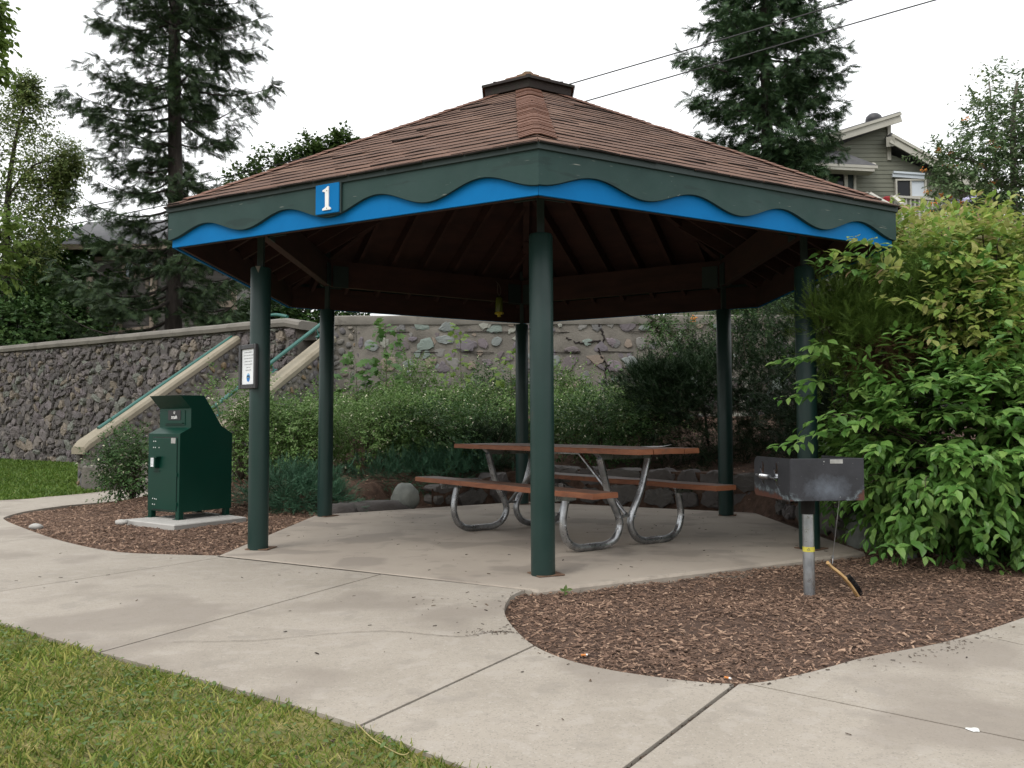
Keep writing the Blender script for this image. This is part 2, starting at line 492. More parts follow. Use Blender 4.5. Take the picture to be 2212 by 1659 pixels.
CAPM = mat('wall_cap', [(.125, .115, .10), (.165, .152, .132), (.20, .184, .16)], rough=.9, scale=2, detail=9, bscale=60, bstr=.5, bdist=.01, specks=[((.11, .10, .085), 3.5, .6, .6)])
MORT = mat('mortar_grey', [(0.0825, 0.0747, 0.0657), (0.1275, 0.1157, 0.0999), (0.18, 0.1625, 0.1397)], rough=.95, scale=4, detail=9, bscale=40, bstr=.8, bdist=.015)
MORTW = mat('mortar_warm', [(0.1239, 0.1125, 0.0974), (0.1711, 0.1554, 0.1344), (0.2124, 0.1937, 0.168)], rough=.95, scale=2.2, detail=10, bscale=30, bstr=.8, bdist=.015, specks=[((.10, .09, .078), 2.6, .6, .5)])
ST_D = mat('stone_dark', [(0.0648, 0.0595, 0.06), (0.108, 0.0991, 0.096)], rough=.8, scale=9, detail=8, bscale=28, bstr=.7, bdist=.02,
           isl=[(0.0762, 0.0663, 0.063), (0.1049, 0.0913, 0.0852), (0.1429, 0.1222, 0.1207), (0.0874, 0.078, 0.0708), (0.1825, 0.1575, 0.1378), (0.0666, 0.0589, 0.0565), (0.1238, 0.1031, 0.1075), (0.1588, 0.1693, 0.1404), (0.1032, 0.0898, 0.0839), (0.2064, 0.1693, 0.1259), (0.0826, 0.0722, 0.0708), (0.119, 0.1045, 0.0984)], islfac=.72)
ST_C = mat('cobble', [(.11, .10, .092), (.16, .145, .13)], rough=.8, scale=12, bscale=40, bstr=.35, bdist=.01,
           isl=[(.13, .125, .12), (.19, .17, .14), (.09, .085, .092), (.22, .19, .15), (.15, .14, .13), (.24, .165, .085), (.12, .105, .12), (.17, .16, .145), (.10, .095, .10), (.20, .18, .16)], islfac=.75)
ST_W = mat('river_stone', [(.13, .12, .115), (.20, .185, .175)], rough=.8, scale=9, detail=8, bscale=30, bstr=.45, bdist=.015,
           isl=[(.13, .11, .14), (.16, .125, .15), (.175, .24, .21), (.30, .31, .26), (.11, .09, .11), (.24, .18, .13), (.12, .122, .125), (.20, .195, .18), (.115, .088, .097), (.19, .225, .22), (.09, .085, .082)], islfac=.62)
ST_L = mat('ledge_rock', [(.075, .068, .062), (.12, .11, .10), (.17, .155, .14)], rough=.85, scale=6, detail=9, bscale=24, bstr=.7, bdist=.02,
           isl=[(.06, .055, .05), (.09, .083, .076), (.07, .06, .06), (.12, .108, .095)], islfac=.7)
RAIL = mat('teal_rail', (.022, .115, .095), rough=.35, scale=6)
WIRE = mat('wire_dark', (.03, .03, .032), rough=.6)
BARK = mat('bark', [(.02, .016, .013), (.04, .032, .027), (.062, .05, .042)], rough=.95, scale=9, detail=8, bscale=26, bstr=.9, bdist=.03, stretch=(1, 1, .25))
BARKL = mat('bark_light', [(.10, .085, .07), (.16, .14, .12)], rough=.9, scale=14, bscale=40, bstr=.5)
TWIG = mat('twig', [(.05, .036, .025), (.085, .065, .045)], rough=.9, scale=20)
# ------------------------------------------------------------------ ground, walk, slab, beds, lawns
HC = np.array([.161, 8.218])
slab_poly = [(.16, 5.215), (2.765, 6.72), (2.76, 9.72), (.16, 11.2), (-2.2, 9.6), (-2.27, 6.625)]
lawn_edge = smooth_path([(-13, 5.5), (-6, 5.35), (-3.6, 4.95), (-2.61, 4.39), (-2.15, 4.06), (-1.77, 3.79), (-1.08, 3.32), (-.52, 2.91), (-.11, 2.53), (.9, 1.75), (2.6, .5)], 5)
mul_r = smooth_path([(.10, 5.29), (.02, 5.14), (-.02, 5.0), (-.045, 4.69), (-.01, 4.36), (.1, 3.93), (.28, 3.65), (.55, 3.46), (.88, 3.355), (1.18, 3.49), (1.53, 3.73), (2.04, 4.01), (2.68, 4.49), (3.6, 5.25), (5.2, 6.3), (9, 8.2)], 6)
mul_l = smooth_path([(-2.27, 6.65), (-2.75, 6.73), (-3.23, 6.9), (-3.98, 7.54), (-4.83, 8.46), (-5.43, 9.16), (-5.65, 9.54), (-5.76, 10.17), (-5.68, 10.8), (-5.45, 11.25), (-5.2, 11.6), (-4.9, 12.1), (-4.7, 12.6)], 6)
far_edge = smooth_path([(-13, 9.0), (-9, 10.5), (-6.97, 11.63), (-6.64, 12.18), (-6.35, 12.9), (-6.3, 13.6)], 5)
walk = [tuple(p) for p in lawn_edge] + [(9, .5), (9.0, 8.2)] + [tuple(p) for p in mul_r[::-1][1:]] + [(.118, 5.222), (-2.276, 6.603)] + \
       [tuple(p) for p in mul_l] + [tuple(p) for p in far_edge[::-1]]

mb = MB()
mb.add([(-2500, -2500, -.16), (2500, -2500, -.16), (2500, 2500, -.16), (-2500, 2500, -.16)], [(0, 1, 2, 3)])
tag(mb.build('ground', EARTH), kind='structure')

# concrete walk: one poured sheet cut by its joints
bm = bmesh.new()
vs = [bm.verts.new((x, y, -.006)) for x, y in walk]
bm.faces.new(vs)
bmesh.ops.triangulate(bm, faces=bm.faces[:])
bmesh.ops.recalc_face_normals(bm, faces=bm.faces)
joints = [((-3.4, 4.85), (-2.2, 6.6), .009), ((-1.95, 3.6), (-.83, 5.93), .012), ((-.75, 2.5), (.12, 3.97), .015),
          ((-.15, 1.82), (.88, 3.37), .019), ((.86, 3.40), (3.6, 1.1), .011), ((2.15, 4.26), (4.6, -.2), .010), ((-5.9, 5.0), (-4.2, 7.9), .006), ((-9.0, 5.0), (-6.0, 10.6), .006)]
for a, b, wd in joints:
    a = np.array(a); b = np.array(b); d = nrm(b - a); n = np.array([-d[1], d[0]])
    for s in (-1, 1):
        q = a + n * s * wd / 2
        bmesh.ops.bisect_plane(bm, geom=bm.verts[:] + bm.edges[:] + bm.faces[:], plane_co=(q[0], q[1], 0), plane_no=(n[0], n[1], 0), dist=1e-6)
    kill = []
    Lg = np.linalg.norm(b - a)
    for f in bm.faces:
        c = np.array(f.calc_center_median()[:2]) - a
        if abs(c @ n) < wd / 2 - 1e-5 and 0 < c @ d < Lg: kill.append(f)
    bmesh.ops.delete(bm, geom=kill, context='FACES')
for f in bm.faces:
    f.normal_update()
    if f.normal.z < 0: f.normal_flip()
ret = bmesh.ops.extrude_face_region(bm, geom=bm.faces[:])
for v in [g for g in ret['geom'] if isinstance(g, bmesh.types.BMVert)]: v.co.z += 0
low = set(bm.verts[:]) - set(g for g in ret['geom'] if isinstance(g, bmesh.types.BMVert))
for v in low: v.co.z = -.12
bmesh.ops.recalc_face_normals(bm, faces=bm.faces)
me = bpy.data.meshes.new('walk'); bm.to_mesh(me); bm.free(); me.materials.append(CONC)
o = bpy.data.objects.new('walk', me); COL.objects.link(o); tag(o, kind='structure')

# pavilion floor slab with a worn, slightly ragged edge
mb = MB()
ed = []
for i in range(6):
    a = np.array(slab_poly[i]); b = np.array(slab_poly[(i + 1) % 6])
    for t in np.arange(0, 1, .012):
        ed.append(a + (b - a) * t)
ed = np.array(ed); n = len(ed)
c0 = ed.mean(0); dr = nrm(ed - c0)
jit = np.array([mnoise.noise(Vector((p[0] * 14, p[1] * 14, 0))) for p in ed])
rings = [(ed + dr * .004, np.full(n, -.12)), (ed + dr * (.004 + .006 * jit[:, None]), np.full(n, -.016)),
         (ed - dr * (.012 + .008 * jit[:, None]), .0 + .002 * jit), (ed - dr * .06, np.full(n, .002)), (c0 + (ed - c0) * .6, np.full(n, .003))]
V = np.concatenate([np.column_stack([p, z]) for p, z in rings] + [np.array([[*c0, .004]])])
Fs = []
for k in range(4):
    for i in range(n):
        j = (i + 1) % n
        Fs.append((k * n + i, k * n + j, k * n + n + j, k * n + n + i))
Fs += [(4 * n + i, 4 * n + (i + 1) % n, 5 * n) for i in range(n)]
mb.add(V, Fs)
tag(mb.build('floor', SLAB, smooth=False, recalc=True), kind='structure')

# hairline crack in the walk
cr = smooth_path([gnd(*p)[:2] for p in [(370, 1382), (480, 1381), (560, 1379), (700, 1367), (800, 1361), (860, 1362), (930, 1369), (1000, 1373), (1040, 1366), (1075, 1362), (1108, 1364)]], 12)
mb = MB(); k = len(cr)
wv = .0008 + .0010 * np.linspace(0, 1, k) + .0012 * rng.random(k); wv[-20:] *= 2.2
tn_ = nrm(np.gradient(cr, axis=0)); nn_ = np.column_stack([-tn_[:, 1], tn_[:, 0]])
cj = cr + nn_ * rng.normal(0, .003, (k, 1))
for i in range(k - 1):
    mb.add([(*(cj[i] - nn_[i] * wv[i]), -.002), (*(cj[i + 1] - nn_[i + 1] * wv[i + 1]), -.002), (*(cj[i + 1] + nn_[i + 1] * wv[i + 1]), -.002), (*(cj[i] + nn_[i] * wv[i]), -.002)], [(0, 1, 2, 3)])
tag(mb.build('pavement_crack', DEBRIS), kind='structure')

# planting-bed soil, rising to a bank behind the pavilion
def hexdist(P):
    q = P - HC; m = np.full(len(P), -1e9)
    for i in range(6):
        a = math.pi / 6 + i * math.pi / 3
        m = np.maximum(m, q @ np.array([math.cos(a), math.sin(a)]))
    return m - 2.62


def sstep(x, a, b):
    t = np.clip((x - a) / (b - a), 0, 1); return t * t * (3 - 2 * t)


def bank_h(P):
    P = np.atleast_2d(np.asarray(P, float)); d = hexdist(P)
    edge = sstep(poly_dist(P, [tuple(p) for p in mul_l], False), .1, 1.1) * (~inpoly(P, walk))
    my = np.where(P[:, 0] > 1.2, sstep(P[:, 1], 6.9, 8.6), sstep(P[:, 1], 9.75, 11.2)) * np.where(P[:, 0] < -2, edge, 1)
    left = sstep(P[:, 0], -5.2, -1.0) * .8 + .2
    h = my * left * (.30 * sstep(d, .32, .5) + .21 * np.clip(d - .4, 0, 4.5))
    return h - .042


gx = np.arange(-6.2, 9.5, .075); gy = np.arange(3.2, 17.2, .075)
X, Y = np.meshgrid(gx, gy); P = np.column_stack([X.ravel(), Y.ravel()])
hz = bank_h(P) + .016 * vnoise(P, 2.4) + .008 * vnoise(P, 9, 3)
V = np.column_stack([P, hz]); nx, ny = len(gx), len(gy)
idx = np.arange(nx * ny).reshape(ny, nx)
q = np.stack([idx[:-1, :-1], idx[:-1, 1:], idx[1:, 1:], idx[1:, :-1]], -1).reshape(-1, 4)
cen = V[q].mean(1)[:, :2]
ins = inpoly(cen, walk); dd = poly_dist(cen, walk)
keep = ~(ins & (dd > .25)) & ~((hexdist(cen) < -.2))
keep &= ~((cen[:, 0] < -3.2) & (cen[:, 1] > 12.3) & (cen[:, 0] + 2.0 < (cen[:, 1] - 15) * .5))
mb = MB(); mb.add(V, q[keep])
tag(mb.build('planting_bed_ground', SOIL, smooth=True), kind='structure')

# near lawn base and far lawn base
def strip_ground(name, A, B, zf, m, nU=60):
    mb = MB(); A = np.asarray(A); B = np.asarray(B); n = len(A)
    ts = np.linspace(0, 1, nU)
    P = np.concatenate([A + (B - A) * t for t in ts])
    V = np.column_stack([P, zf(P)])
    idx = np.arange(nU * n).reshape(nU, n)
    q = np.stack([idx[:-1, :-1], idx[:-1, 1:], idx[1:, 1:], idx[1:, :-1]], -1).reshape(-1, 4)
    mb.add(V, q)
    return tag(mb.build(name, m, smooth=True, recalc=True), kind='structure')


lb = np.column_stack([np.linspace(-13, -1.5, len(lawn_edge)), np.full(len(lawn_edge), -1.5)])
near_z = lambda P: -.022 + .012 * vnoise(P, 3) + .01 * np.clip(poly_dist(P, [tuple(p) for p in lawn_edge], False), 0, 1)
strip_ground('lawn', lawn_edge, lb, near_z, TURF, 70)
W0, W1 = np.array([-16.5, 23.9]), np.array([-4.06, 16.0])
farB = np.column_stack([np.linspace(-17, -5.9, len(far_edge)), np.linspace(24.4, 17.3, len(far_edge))])
far_z = lambda P: -.02 + .01 * vnoise(P, 1.2) + .17 * sstep(P[:, 0] * .35 + P[:, 1] * .94, 9.5, 16.5)
strip_ground('back_lawn', far_edge, farB, far_z, TURF, 60)

# upper terrace behind the retaining walls and the rising hill
mb = MB()
tp = [(-60, 52), (-16.5, 24.1), (-4.2, 16.2), (-2.8, 15.6), (60, 15.6), (60, 60), (-60, 60)]
mb.add([(x, y, 2.62) for x, y in tp], [tuple(range(len(tp)))])
tag(mb.build('terrace', EARTH), kind='structure')
gx = np.linspace(-140, 140, 60); gy = np.linspace(27, 160, 30)
X, Y = np.meshgrid(gx, gy); P = np.column_stack([X.ravel(), Y.ravel()])
hz = 2.5 + .03 * np.clip(P[:, 1] - 27, 0, 200) + sstep(P[:, 0], -2, 9) * sstep(P[:, 1], 27, 31) * 3.2 + .3 * vnoise(P, .08)
idx = np.arange(60 * 30).reshape(30, 60)
q = np.stack([idx[:-1, :-1], idx[:-1, 1:], idx[1:, 1:], idx[1:, :-1]], -1).reshape(-1, 4)
mb = MB(); mb.add(np.column_stack([P, hz]), q)
tag(mb.build('hill', EARTH, smooth=True), kind='structure')

# ---------------- mulch chips
def chips(mb, P, z, lo, hi, flat=.25):
    n = len(P)
    yaw = rng.random(n) * 2 * np.pi
    d = np.column_stack([np.cos(yaw), np.sin(yaw), rng.normal(0, flat, n)])
    nn = np.column_stack([rng.normal(0, flat, n), rng.normal(0, flat, n), np.ones(n)])
    size = lo + (hi - lo) * rng.random(n) ** 2.2
    T = np.array([[-.5, -.5, 0], [.5, -.35, 0], [.55, .3, 0], [-.45, .5, 0], [-.42, -.4, .22], [.44, -.28, .2], [.46, .22, .24], [-.4, .4, .2]])
    Fq = np.array([[4, 5, 6, 7], [0, 1, 5, 4], [1, 2, 6, 5], [2, 3, 7, 6], [3, 0, 4, 7]])
    wid = .16 + .34 * rng.random(n)
    TT = (T * np.array([1, 1, .45]), Fq)
    scatter(mb, TT, np.column_stack([P, z]), d, nn, size, 0, wid)


def bed_points(n, x0, x1, y0, y1, extra):
    P = np.column_stack([x0 + (x1 - x0) * rng.random(n), y0 + (y1 - y0) * rng.random(n)])
    ok = ~inpoly(P, walk) & ~inpoly(P, slab_poly) & extra(P)
    return P[ok]


mb = MB()
den = lambda P: rng.random(len(P)) < .62 + .5 * vnoise(P, 1.7, 5)
Pr = bed_points(100000, -.1, 3.7, 3.3, 7.4, lambda P: (P[:, 1] > 3.3) & den(P))
chips(mb, Pr, bank_h(Pr) + .004 + .016 * vnoise(Pr, 2.4) + .01 * rng.random(len(Pr)), .008, .037)
Pr = bed_points(2500, 3.5, 6.5, 5, 7.5, lambda P: P[:, 1] < 9)
chips(mb, Pr, bank_h(Pr) + .01, .015, .06)
Pl = bed_points(70000, -5.9, -2.1, 6.6, 12.7, lambda P: ~((P[:, 0] > -4.15) & (P[:, 0] < -2.85) & (P[:, 1] > 8.5) & (P[:, 1] < 9.7) & (np.abs((P - [-3.47, 9.12]) @ [.8, -.6]) < .47) & (np.abs((P - [-3.47, 9.12]) @ [.6, .8]) < .47)))
chips(mb, Pl, bank_h(Pl) + .004 + .016 * vnoise(Pl, 2.4) + .012 * rng.random(len(Pl)), .012, .05)
Pl = bed_points(3000, -2.2, 3.2, 9.6, 12, lambda P: hexdist(P) > .3)
chips(mb, Pl, bank_h(Pl) + .01, .02, .06)
tag(mb.build('mulch', CHIP), 'brown shredded wood mulch covering the beds beside the pavilion floor', 'mulch', kind='stuff')

# spilled chips and crumbs on the concrete
mb = MB()
P = np.column_stack([rng.uniform(-5, 5, 900), rng.uniform(1.8, 7.2, 900)])
P = P[inpoly(P, walk)]
P = P[rng.random(len(P)) < .35]
chips(mb, P, np.full(len(P), -.003), .007, .028, .1)
d = mul_r[(rng.random(200) * (len(mul_r) - 20)).astype(int)] + rng.normal(0, .03, (200, 2))
d = d[inpoly(d, walk)]
chips(mb, d, np.full(len(d), -.003), .006, .02, .1)
e = np.array([2.0, 3.9]) + rng.normal(0, 1, (110, 2)) @ np.array([[.22, .15], [-.03, .04]]); e = e[inpoly(e, walk)]
chips(mb, e, np.full(len(e), -.003), .006, .022, .1)
P = np.column_stack([rng.uniform(-2.2, 2.7, 260), rng.uniform(5.3, 11, 260)]); P = P[inpoly(P, slab_poly)]
chips(mb, P, np.full(len(P), .005), .008, .032, .1)
for a, b, wd in joints[:6]:                      # dirt in the joints
    a = np.array(a); b = np.array(b); t = rng.random(260)[:, None]
    q = a + (b - a) * t + rng.normal(0, wd * .3, (260, 2))
    chips(mb, q, np.full(260, -.014), .006, .02, .2)
q = gnd(1040, 1366)[:2] + np.column_stack([rng.normal(.06, .09, 90), rng.normal(.02, .035, 90)]); q = q[inpoly(q, walk)]
chips(mb, q, np.full(len(q), -.003), .005, .018, .1)
q = gnd(960, 1300)[:2] + rng.normal(0, .13, (26, 2)); chips(mb, q, np.full(26, -.003), .008, .03, .1)
tag(mb.build('bark_debris', DEBRIS), 'dark bark crumbs scattered over the pale concrete', 'debris', kind='stuff')

# ---------------- near lawn grass
mb = MB()
def grass(n, x0, x1, y0, y1, maxd, hmin, hmax, mi, tpl, wid, lean, patch=False):
    P = np.column_stack([rng.uniform(x0, x1, n), rng.uniform(y0, y1, n)])
    out = ~inpoly(P, walk) & (P[:, 1] < np.interp(P[:, 0], lawn_edge[:, 0], lawn_edge[:, 1]) + .03)
    P = P[out]
    if patch: P = P[rng.random(len(P)) < .42 + 1.6 * vnoise(P, 1.5, 4)]
    d = rand_dirs(len(P)) * lean; d[:, 2] = np.abs(d[:, 2]) * .3 + 1 - min(.75, lean * .5)
    h = hmin + (hmax - hmin) * rng.random(len(P))
    cl = vnoise(P, 2.6, 9)
    h *= 1 + .5 * np.clip(cl, -.6, .8)
    scatter(mb, tpl, np.column_stack([P, near_z(P)]), d, rand_dirs(len(P)), h, mi, wid)


grass(85000, -3.3, .5, 1.6, 4.7, 0, .014, .042, 0, T_STRIP, 1.0, .95)
grass(30000, -3.3, .5, 1.6, 4.7, 0, .016, .05, 1, T_STRIP, .35, 2.4, patch=True)
grass(9000, -5.5, -2.6, 3.5, 5.4, 0, .03, .06, 0, T_STRIP, 1.4, .9)
P = np.column_stack([rng.uniform(-3.2, .5, 9000), rng.uniform(1.6, 4.7, 9000)])
P = P[(P[:, 1] < np.interp(P[:, 0], lawn_edge[:, 0], lawn_edge[:, 1]) - .02) & (rng.random(9000) < .5 + 1.1 * vnoise(P, 1.8, 2))]
dd_ = rand_dirs(len(P)); dd_[:, 2] = np.abs(dd_[:, 2]) * .25
nn_ = rand_dirs(len(P)) * .4; nn_[:, 2] += 1
scatter(mb, T_OVAL, np.column_stack([P, near_z(P) + .018 + .02 * rng.random(len(P))]), dd_, nn_, rng.uniform(.012, .032, len(P)), 2, 1.1)
tag(mb.build('grass', [BLADE, STRAW, WEED]), 'patchy green and straw coloured grass with broad weeds beside the concrete walk', 'grass', kind='stuff')
# far lawn
mb = MB()
n = 90000
P = np.column_stack([rng.uniform(-15, -5.8, n), rng.uniform(10.4, 22.5, n)])
yb = np.interp(P[:, 0], far_edge[:, 0], far_edge[:, 1])
P = P[(P[:, 1] > yb + .02) & (P[:, 1] < 16 + (P[:, 0] + 4.06) * (23.9 - 16) / (-12.44) - .1) & ~((P[:, 0] > -6.35) & (P[:, 1] < 20) & (P[:, 1] > 12.9))]
d = rand_dirs(len(P)) * .8; d[:, 2] = np.abs(d[:, 2]) * .3 + .6
scatter(mb, T_STRIP, np.column_stack([P, far_z(P)]), d, rand_dirs(len(P)), rng.uniform(.035, .075, len(P)), 0, 2.2)
tag(mb.build('back_grass', [FGRASS]), 'mown green grass at the foot of the dark stone wall', 'grass', kind='stuff')
# ------------------------------------------------------------------ pavilion
Z_B, Z_T, Z_AP, Z_EAVE = 2.378, 2.672, 4.345, 2.69
RF = 3.273
gz = thing('pavilion', 'open six-sided picnic pavilion with brown shingle roof, green posts and blue wave trim', 'pavilion', (HC[0], HC[1], 0))


def hexpt(i, r, z=0.0):
    a = -math.pi / 2 - i * math.pi / 3            # 0 front, 1 left, 2 back left, 3 back, 4 back right, 5 right
    return np.array([HC[0] + r * math.cos(a), HC[1] + r * math.sin(a), z])


fcor = {0: (.16, 4.99), 1: (-2.655, 6.50), 2: (-2.65, 9.9), 3: (.18, 11.53), 4: (2.95, 9.96), 5: (2.985, 6.53)}
FC = [np.array(fcor[i]) for i in range(6)]
posts = [(.205, 5.715), (-2.06, 6.935), (-2.07, 9.43), (.125, 10.8), (2.36, 9.43), (2.385, 6.87)]
tops = [(.183, 5.66), (-2.035, 6.82), (-2.045, 9.43), (.13, 10.86), (2.405, 9.58), (2.415, 6.97)]
tops = [tuple(np.array(a) * .6 + np.array(b) * .4) for a, b in zip(posts, tops)]
for i in range(6):
    b = np.array([*posts[i], .004]); t = np.array([*tops[i], 2.289])
    mb = MB()
    ax_ = t - b
    pts = [b + ax_ * k for k in (0, .004, .5, .994, 1)]
    mb.tube(pts, [.079, .081, .081, .081, .074], 32)
    po = mb.build('post', POSTG, gz, auto=40)
    mb = MB(); mb.beam(t - [0, 0, .02], [t[0] + (t[0] - b[0]) * .1, t[1] + (t[1] - b[1]) * .1, 2.97], .05, .05, up=(0, 1, 0), bev=.004)
    mb.build('post_stub', DKGREEN, po)
    mb = MB(); a = .4 + i
    mb.box((b[0] + .02, b[1] + .02, .009), (.19, .19, .006), [[math.cos(a), math.sin(a), 0], [-math.sin(a), math.cos(a), 0], [0, 0, 1]])
    mb.build('base_plate', RUST, po)
    if i == 0:
        f = nrm(np.array([-.12, -1, 0])); s_ = nrm(np.array([1, -.12, 0]))
        mb = MB(); c = np.array([*posts[0], 1.66]) + f * .0815 + s_ * -.003
        mb.box(c, (.016, .002, .045), [s_, f, (0, 0, 1)]); mb.build('sticker', TAGM, po)
    if i == 1:
        mb = MB(); c = t + np.array([.0, -.079, -.045])
        mb.add([c + [-.022, -.004, .045], c + [.022, -.004, .045], c + [.004, -.004, -.01]], [(0, 1, 2)])
        mb.build('paint_chip', MORTW, po)

# roof deck (underside), one sloping sheet per side
mb = MB()
ap = np.array([HC[0], HC[1], Z_AP])
E3 = [np.array([*FC[i], Z_EAVE]) for i in range(6)]
for i in range(6):
    a, b = E3[i], E3[(i + 1) % 6]
    mb.add([a, b, ap, a - [0, 0, .03], b - [0, 0, .03], ap - [0, 0, .03]], [(0, 1, 2), (5, 4, 3), (0, 3, 4, 1)])
deck = mb.build('roof_deck', RWOOD, gz, recalc=True)

# shingle courses: lifted, uneven tabs
mb = MB(); mbf = MB()
for i in range(6):
    a, b = E3[i], E3[(i + 1) % 6]
    ev = b - a; Lw = np.linalg.norm(ev); ex = ev / Lw
    mid = (a + b) / 2; sl = ap - mid; sl = sl - ex * np.dot(sl, ex); H = np.linalg.norm(sl); ey = sl / H
    nz = np.cross(ex, ey)
    if nz[2] < 0: nz = -nz
    uap = np.dot(ap - a, ex)
    mbf.add([a + nz * .003, b + nz * .003, ap + nz * .003], [(0, 1, 2)])
    exps = .132; nc = int(H * .93 / exps)
    tabw = .305
    for c in range(-1, nc):
        y0 = c * exps - .012; y1 = min(y0 + exps * 1.55, H * .985)
        y0c = max(y0, -.03)
        off = (c * .102) % tabw
        u = -tabw + off
        course_wob = rng.normal(0, .003)
        while u < Lw:
            u0 = u + .003; u1 = u + tabw - .003; u += tabw
            def lim(y):
                t = np.clip(y / H, 0, 1); return uap * t, Lw + (uap - Lw) * t
            l0, r0 = lim(y0c); l1, r1 = lim(y1)
            A = [max(u0, l0 - .01), min(u1, r0 + .01)]; B = [max(u0, l1 - .01), min(u1, r1 + .01)]
            if A[1] - A[0] < .01: continue
            if B[1] - B[0] < .004: B = [(B[0] + B[1]) / 2 - .002, (B[0] + B[1]) / 2 + .002]; B = [np.clip(B[0], l1, r1), np.clip(B[1], l1, r1) + 1e-4]
            lift = .0145 + .003 * rng.random() + (.010 * rng.random() ** 2 if rng.random() < .2 else 0)
            l2 = lift + rng.normal(0, .0015)
            lo = -.006 + course_wob + rng.normal(0, .002); lo2 = lo + rng.normal(0, .0025)
            P = lambda uu, yy, h: a + ex * uu + ey * yy + nz * h
            th = .010
            um = (A[0] + A[1]) / 2; lm = (lift + l2) / 2 + rng.normal(.001, .0015)
            V = [P(A[0], y0c + lo, lift), P(um, y0c + (lo + lo2) / 2, lm), P(A[1], y0c + lo2, l2), P(B[1], y1, .006), P(B[0], y1, .006),
                 P(A[0], y0c + lo, lift - th), P(um, y0c + (lo + lo2) / 2, lm - th), P(A[1], y0c + lo2, l2 - th)]
            mb.add(V, [(0, 1, 2, 3, 4), (0, 4, 5), (2, 7, 3)]); mb.f.append((np.array([(0, 5, 6, 1), (1, 6, 7, 2)]) + mb.n - 8, 1))  # butt faces dark: black asphalt edge, plus the course shadow line painted in
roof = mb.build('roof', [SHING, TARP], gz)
mbf.build('roof_felt', TARP, roof)
for i in range(6):                                # hip caps
    a = E3[i]; hv = ap - a; Lh = np.linalg.norm(hv); hd = hv / Lh
    lft = E3[(i + 1) % 6] - a; rgt = E3[(i - 1) % 6] - a
    def inpl(v):
        n_ = np.cross(v, hv); n_ = n_ * np.sign(n_[2]); n_ = nrm(n_)
        s_ = v - hd * np.dot(v, hd); return nrm(s_), n_
    sL, nL = inpl(lft); sR, nR = inpl(rgt)
    nU = nrm(nL + nR)
    mb = MB(); s = .13 + (.05 * rng.random())
    hw = .118
    while s < Lh * .885:
        wig = rng.normal(0, .003)
        q0 = a + hd * s; q1 = a + hd * (s + .155)
        h0, h1 = .026 + rng.normal(0, .002), .016
        rows = []
        for q, h, k in ((q0, h0, 1), (q1, h1, 1), (q0, h0 - .006, 1)):
            rows.append([q + sL * (hw + wig) + nL * h, q + sL * hw * .5 + nL * (h + .002), q + sL * .02 + nU * (h + .004), q + sR * .02 + nU * (h + .004), q + sR * hw * .5 + nR * (h + .002), q + sR * (hw - wig) + nR * h])
        V = np.array(rows[0] + rows[1] + rows[2])
        Fs = [(k, k + 1, 7 + k, 6 + k) for k in range(5)] + [(k, 12 + k, 13 + k, k + 1) for k in range(5)]
        mb.add(V, Fs); s += .072 + rng.normal(0, .004)
    mb.build('hip_cap', HIPM, roof)

# fascia boards (green, scalloped) over blue boards
for i in range(6):
    j = (i + 1) % 6
    a, b = FC[i], FC[j]; Lw = np.linalg.norm(b - a); ex = (b - a) / Lw
    n2 = np.array([ex[1], -ex[0]])
    if n2 @ (a - HC) < 0: n2 = -n2
    ex3 = np.array([*ex, 0]); n3 = np.array([*n2, 0])
    O = np.array([*a, 0.0])
    mitre = math.tan(math.pi / 6)
    us = np.linspace(0, 1, 97)
    wav = Z_B + .1 - .048 * np.cos(us * 2 * np.pi * 4) + .004 * np.sin(us * 21 + i)
    mb = MB()
    def prof(u, z, t):                            # t: offset outwards; mitred ends
        e = t * mitre
        return O + ex3 * (u * (Lw + 2 * e) - e) + n3 * t + np.array([0, 0, z])
    n = len(us); V = []
    for t in (.0, -.026):
        V += [prof(u, z, t) for u, z in zip(us, wav)] + [prof(u, Z_T, t) for u in us]
    Fs = []
    for k in range(n - 1):
        Fs += [(k, k + 1, n + k + 1, n + k), (2 * n + k, 3 * n + k, 3 * n + k + 1, 2 * n + k + 1), (k, 2 * n + k, 2 * n + k + 1, k + 1), (n + k, n + k + 1, 3 * n + k + 1, 3 * n + k)]
    Fs += [(0, n, 3 * n, 2 * n), (n - 1, 3 * n - 1, 4 * n - 1, 2 * n - 1)]
    mb.add(np.array(V), Fs)
    fb = mb.build('fascia_board', GREEN, gz, recalc=True)
    mb = MB(); V = []
    for t in (-.028, -.048):
        V += [prof(0, Z_B, t), prof(1, Z_B, t), prof(1, Z_B + .2, t), prof(0, Z_B + .2, t)]
    mb.add(np.array(V), [(0, 1, 2, 3), (7, 6, 5, 4), (0, 4, 5, 1), (2, 6, 7, 3), (1, 5, 6, 2), (0, 3, 7, 4)])
    mb.build('wave_board', BLUE, fb, recalc=True)
    mb = MB(); V = []
    for t, z0 in ((.014, Z_T - .026), (.002, Z_T - .03)):
        V += [prof(0, z0, t), prof(1, z0, t), prof(1, Z_T + .014, t), prof(0, Z_T + .014, t)]
    mb.add(np.array(V), [(0, 1, 2, 3), (7, 6, 5, 4), (0, 4, 5, 1), (2, 6, 7, 3), (1, 5, 6, 2), (0, 3, 7, 4)])
    mb.build('drip_edge', DKGREEN, fb, recalc=True)

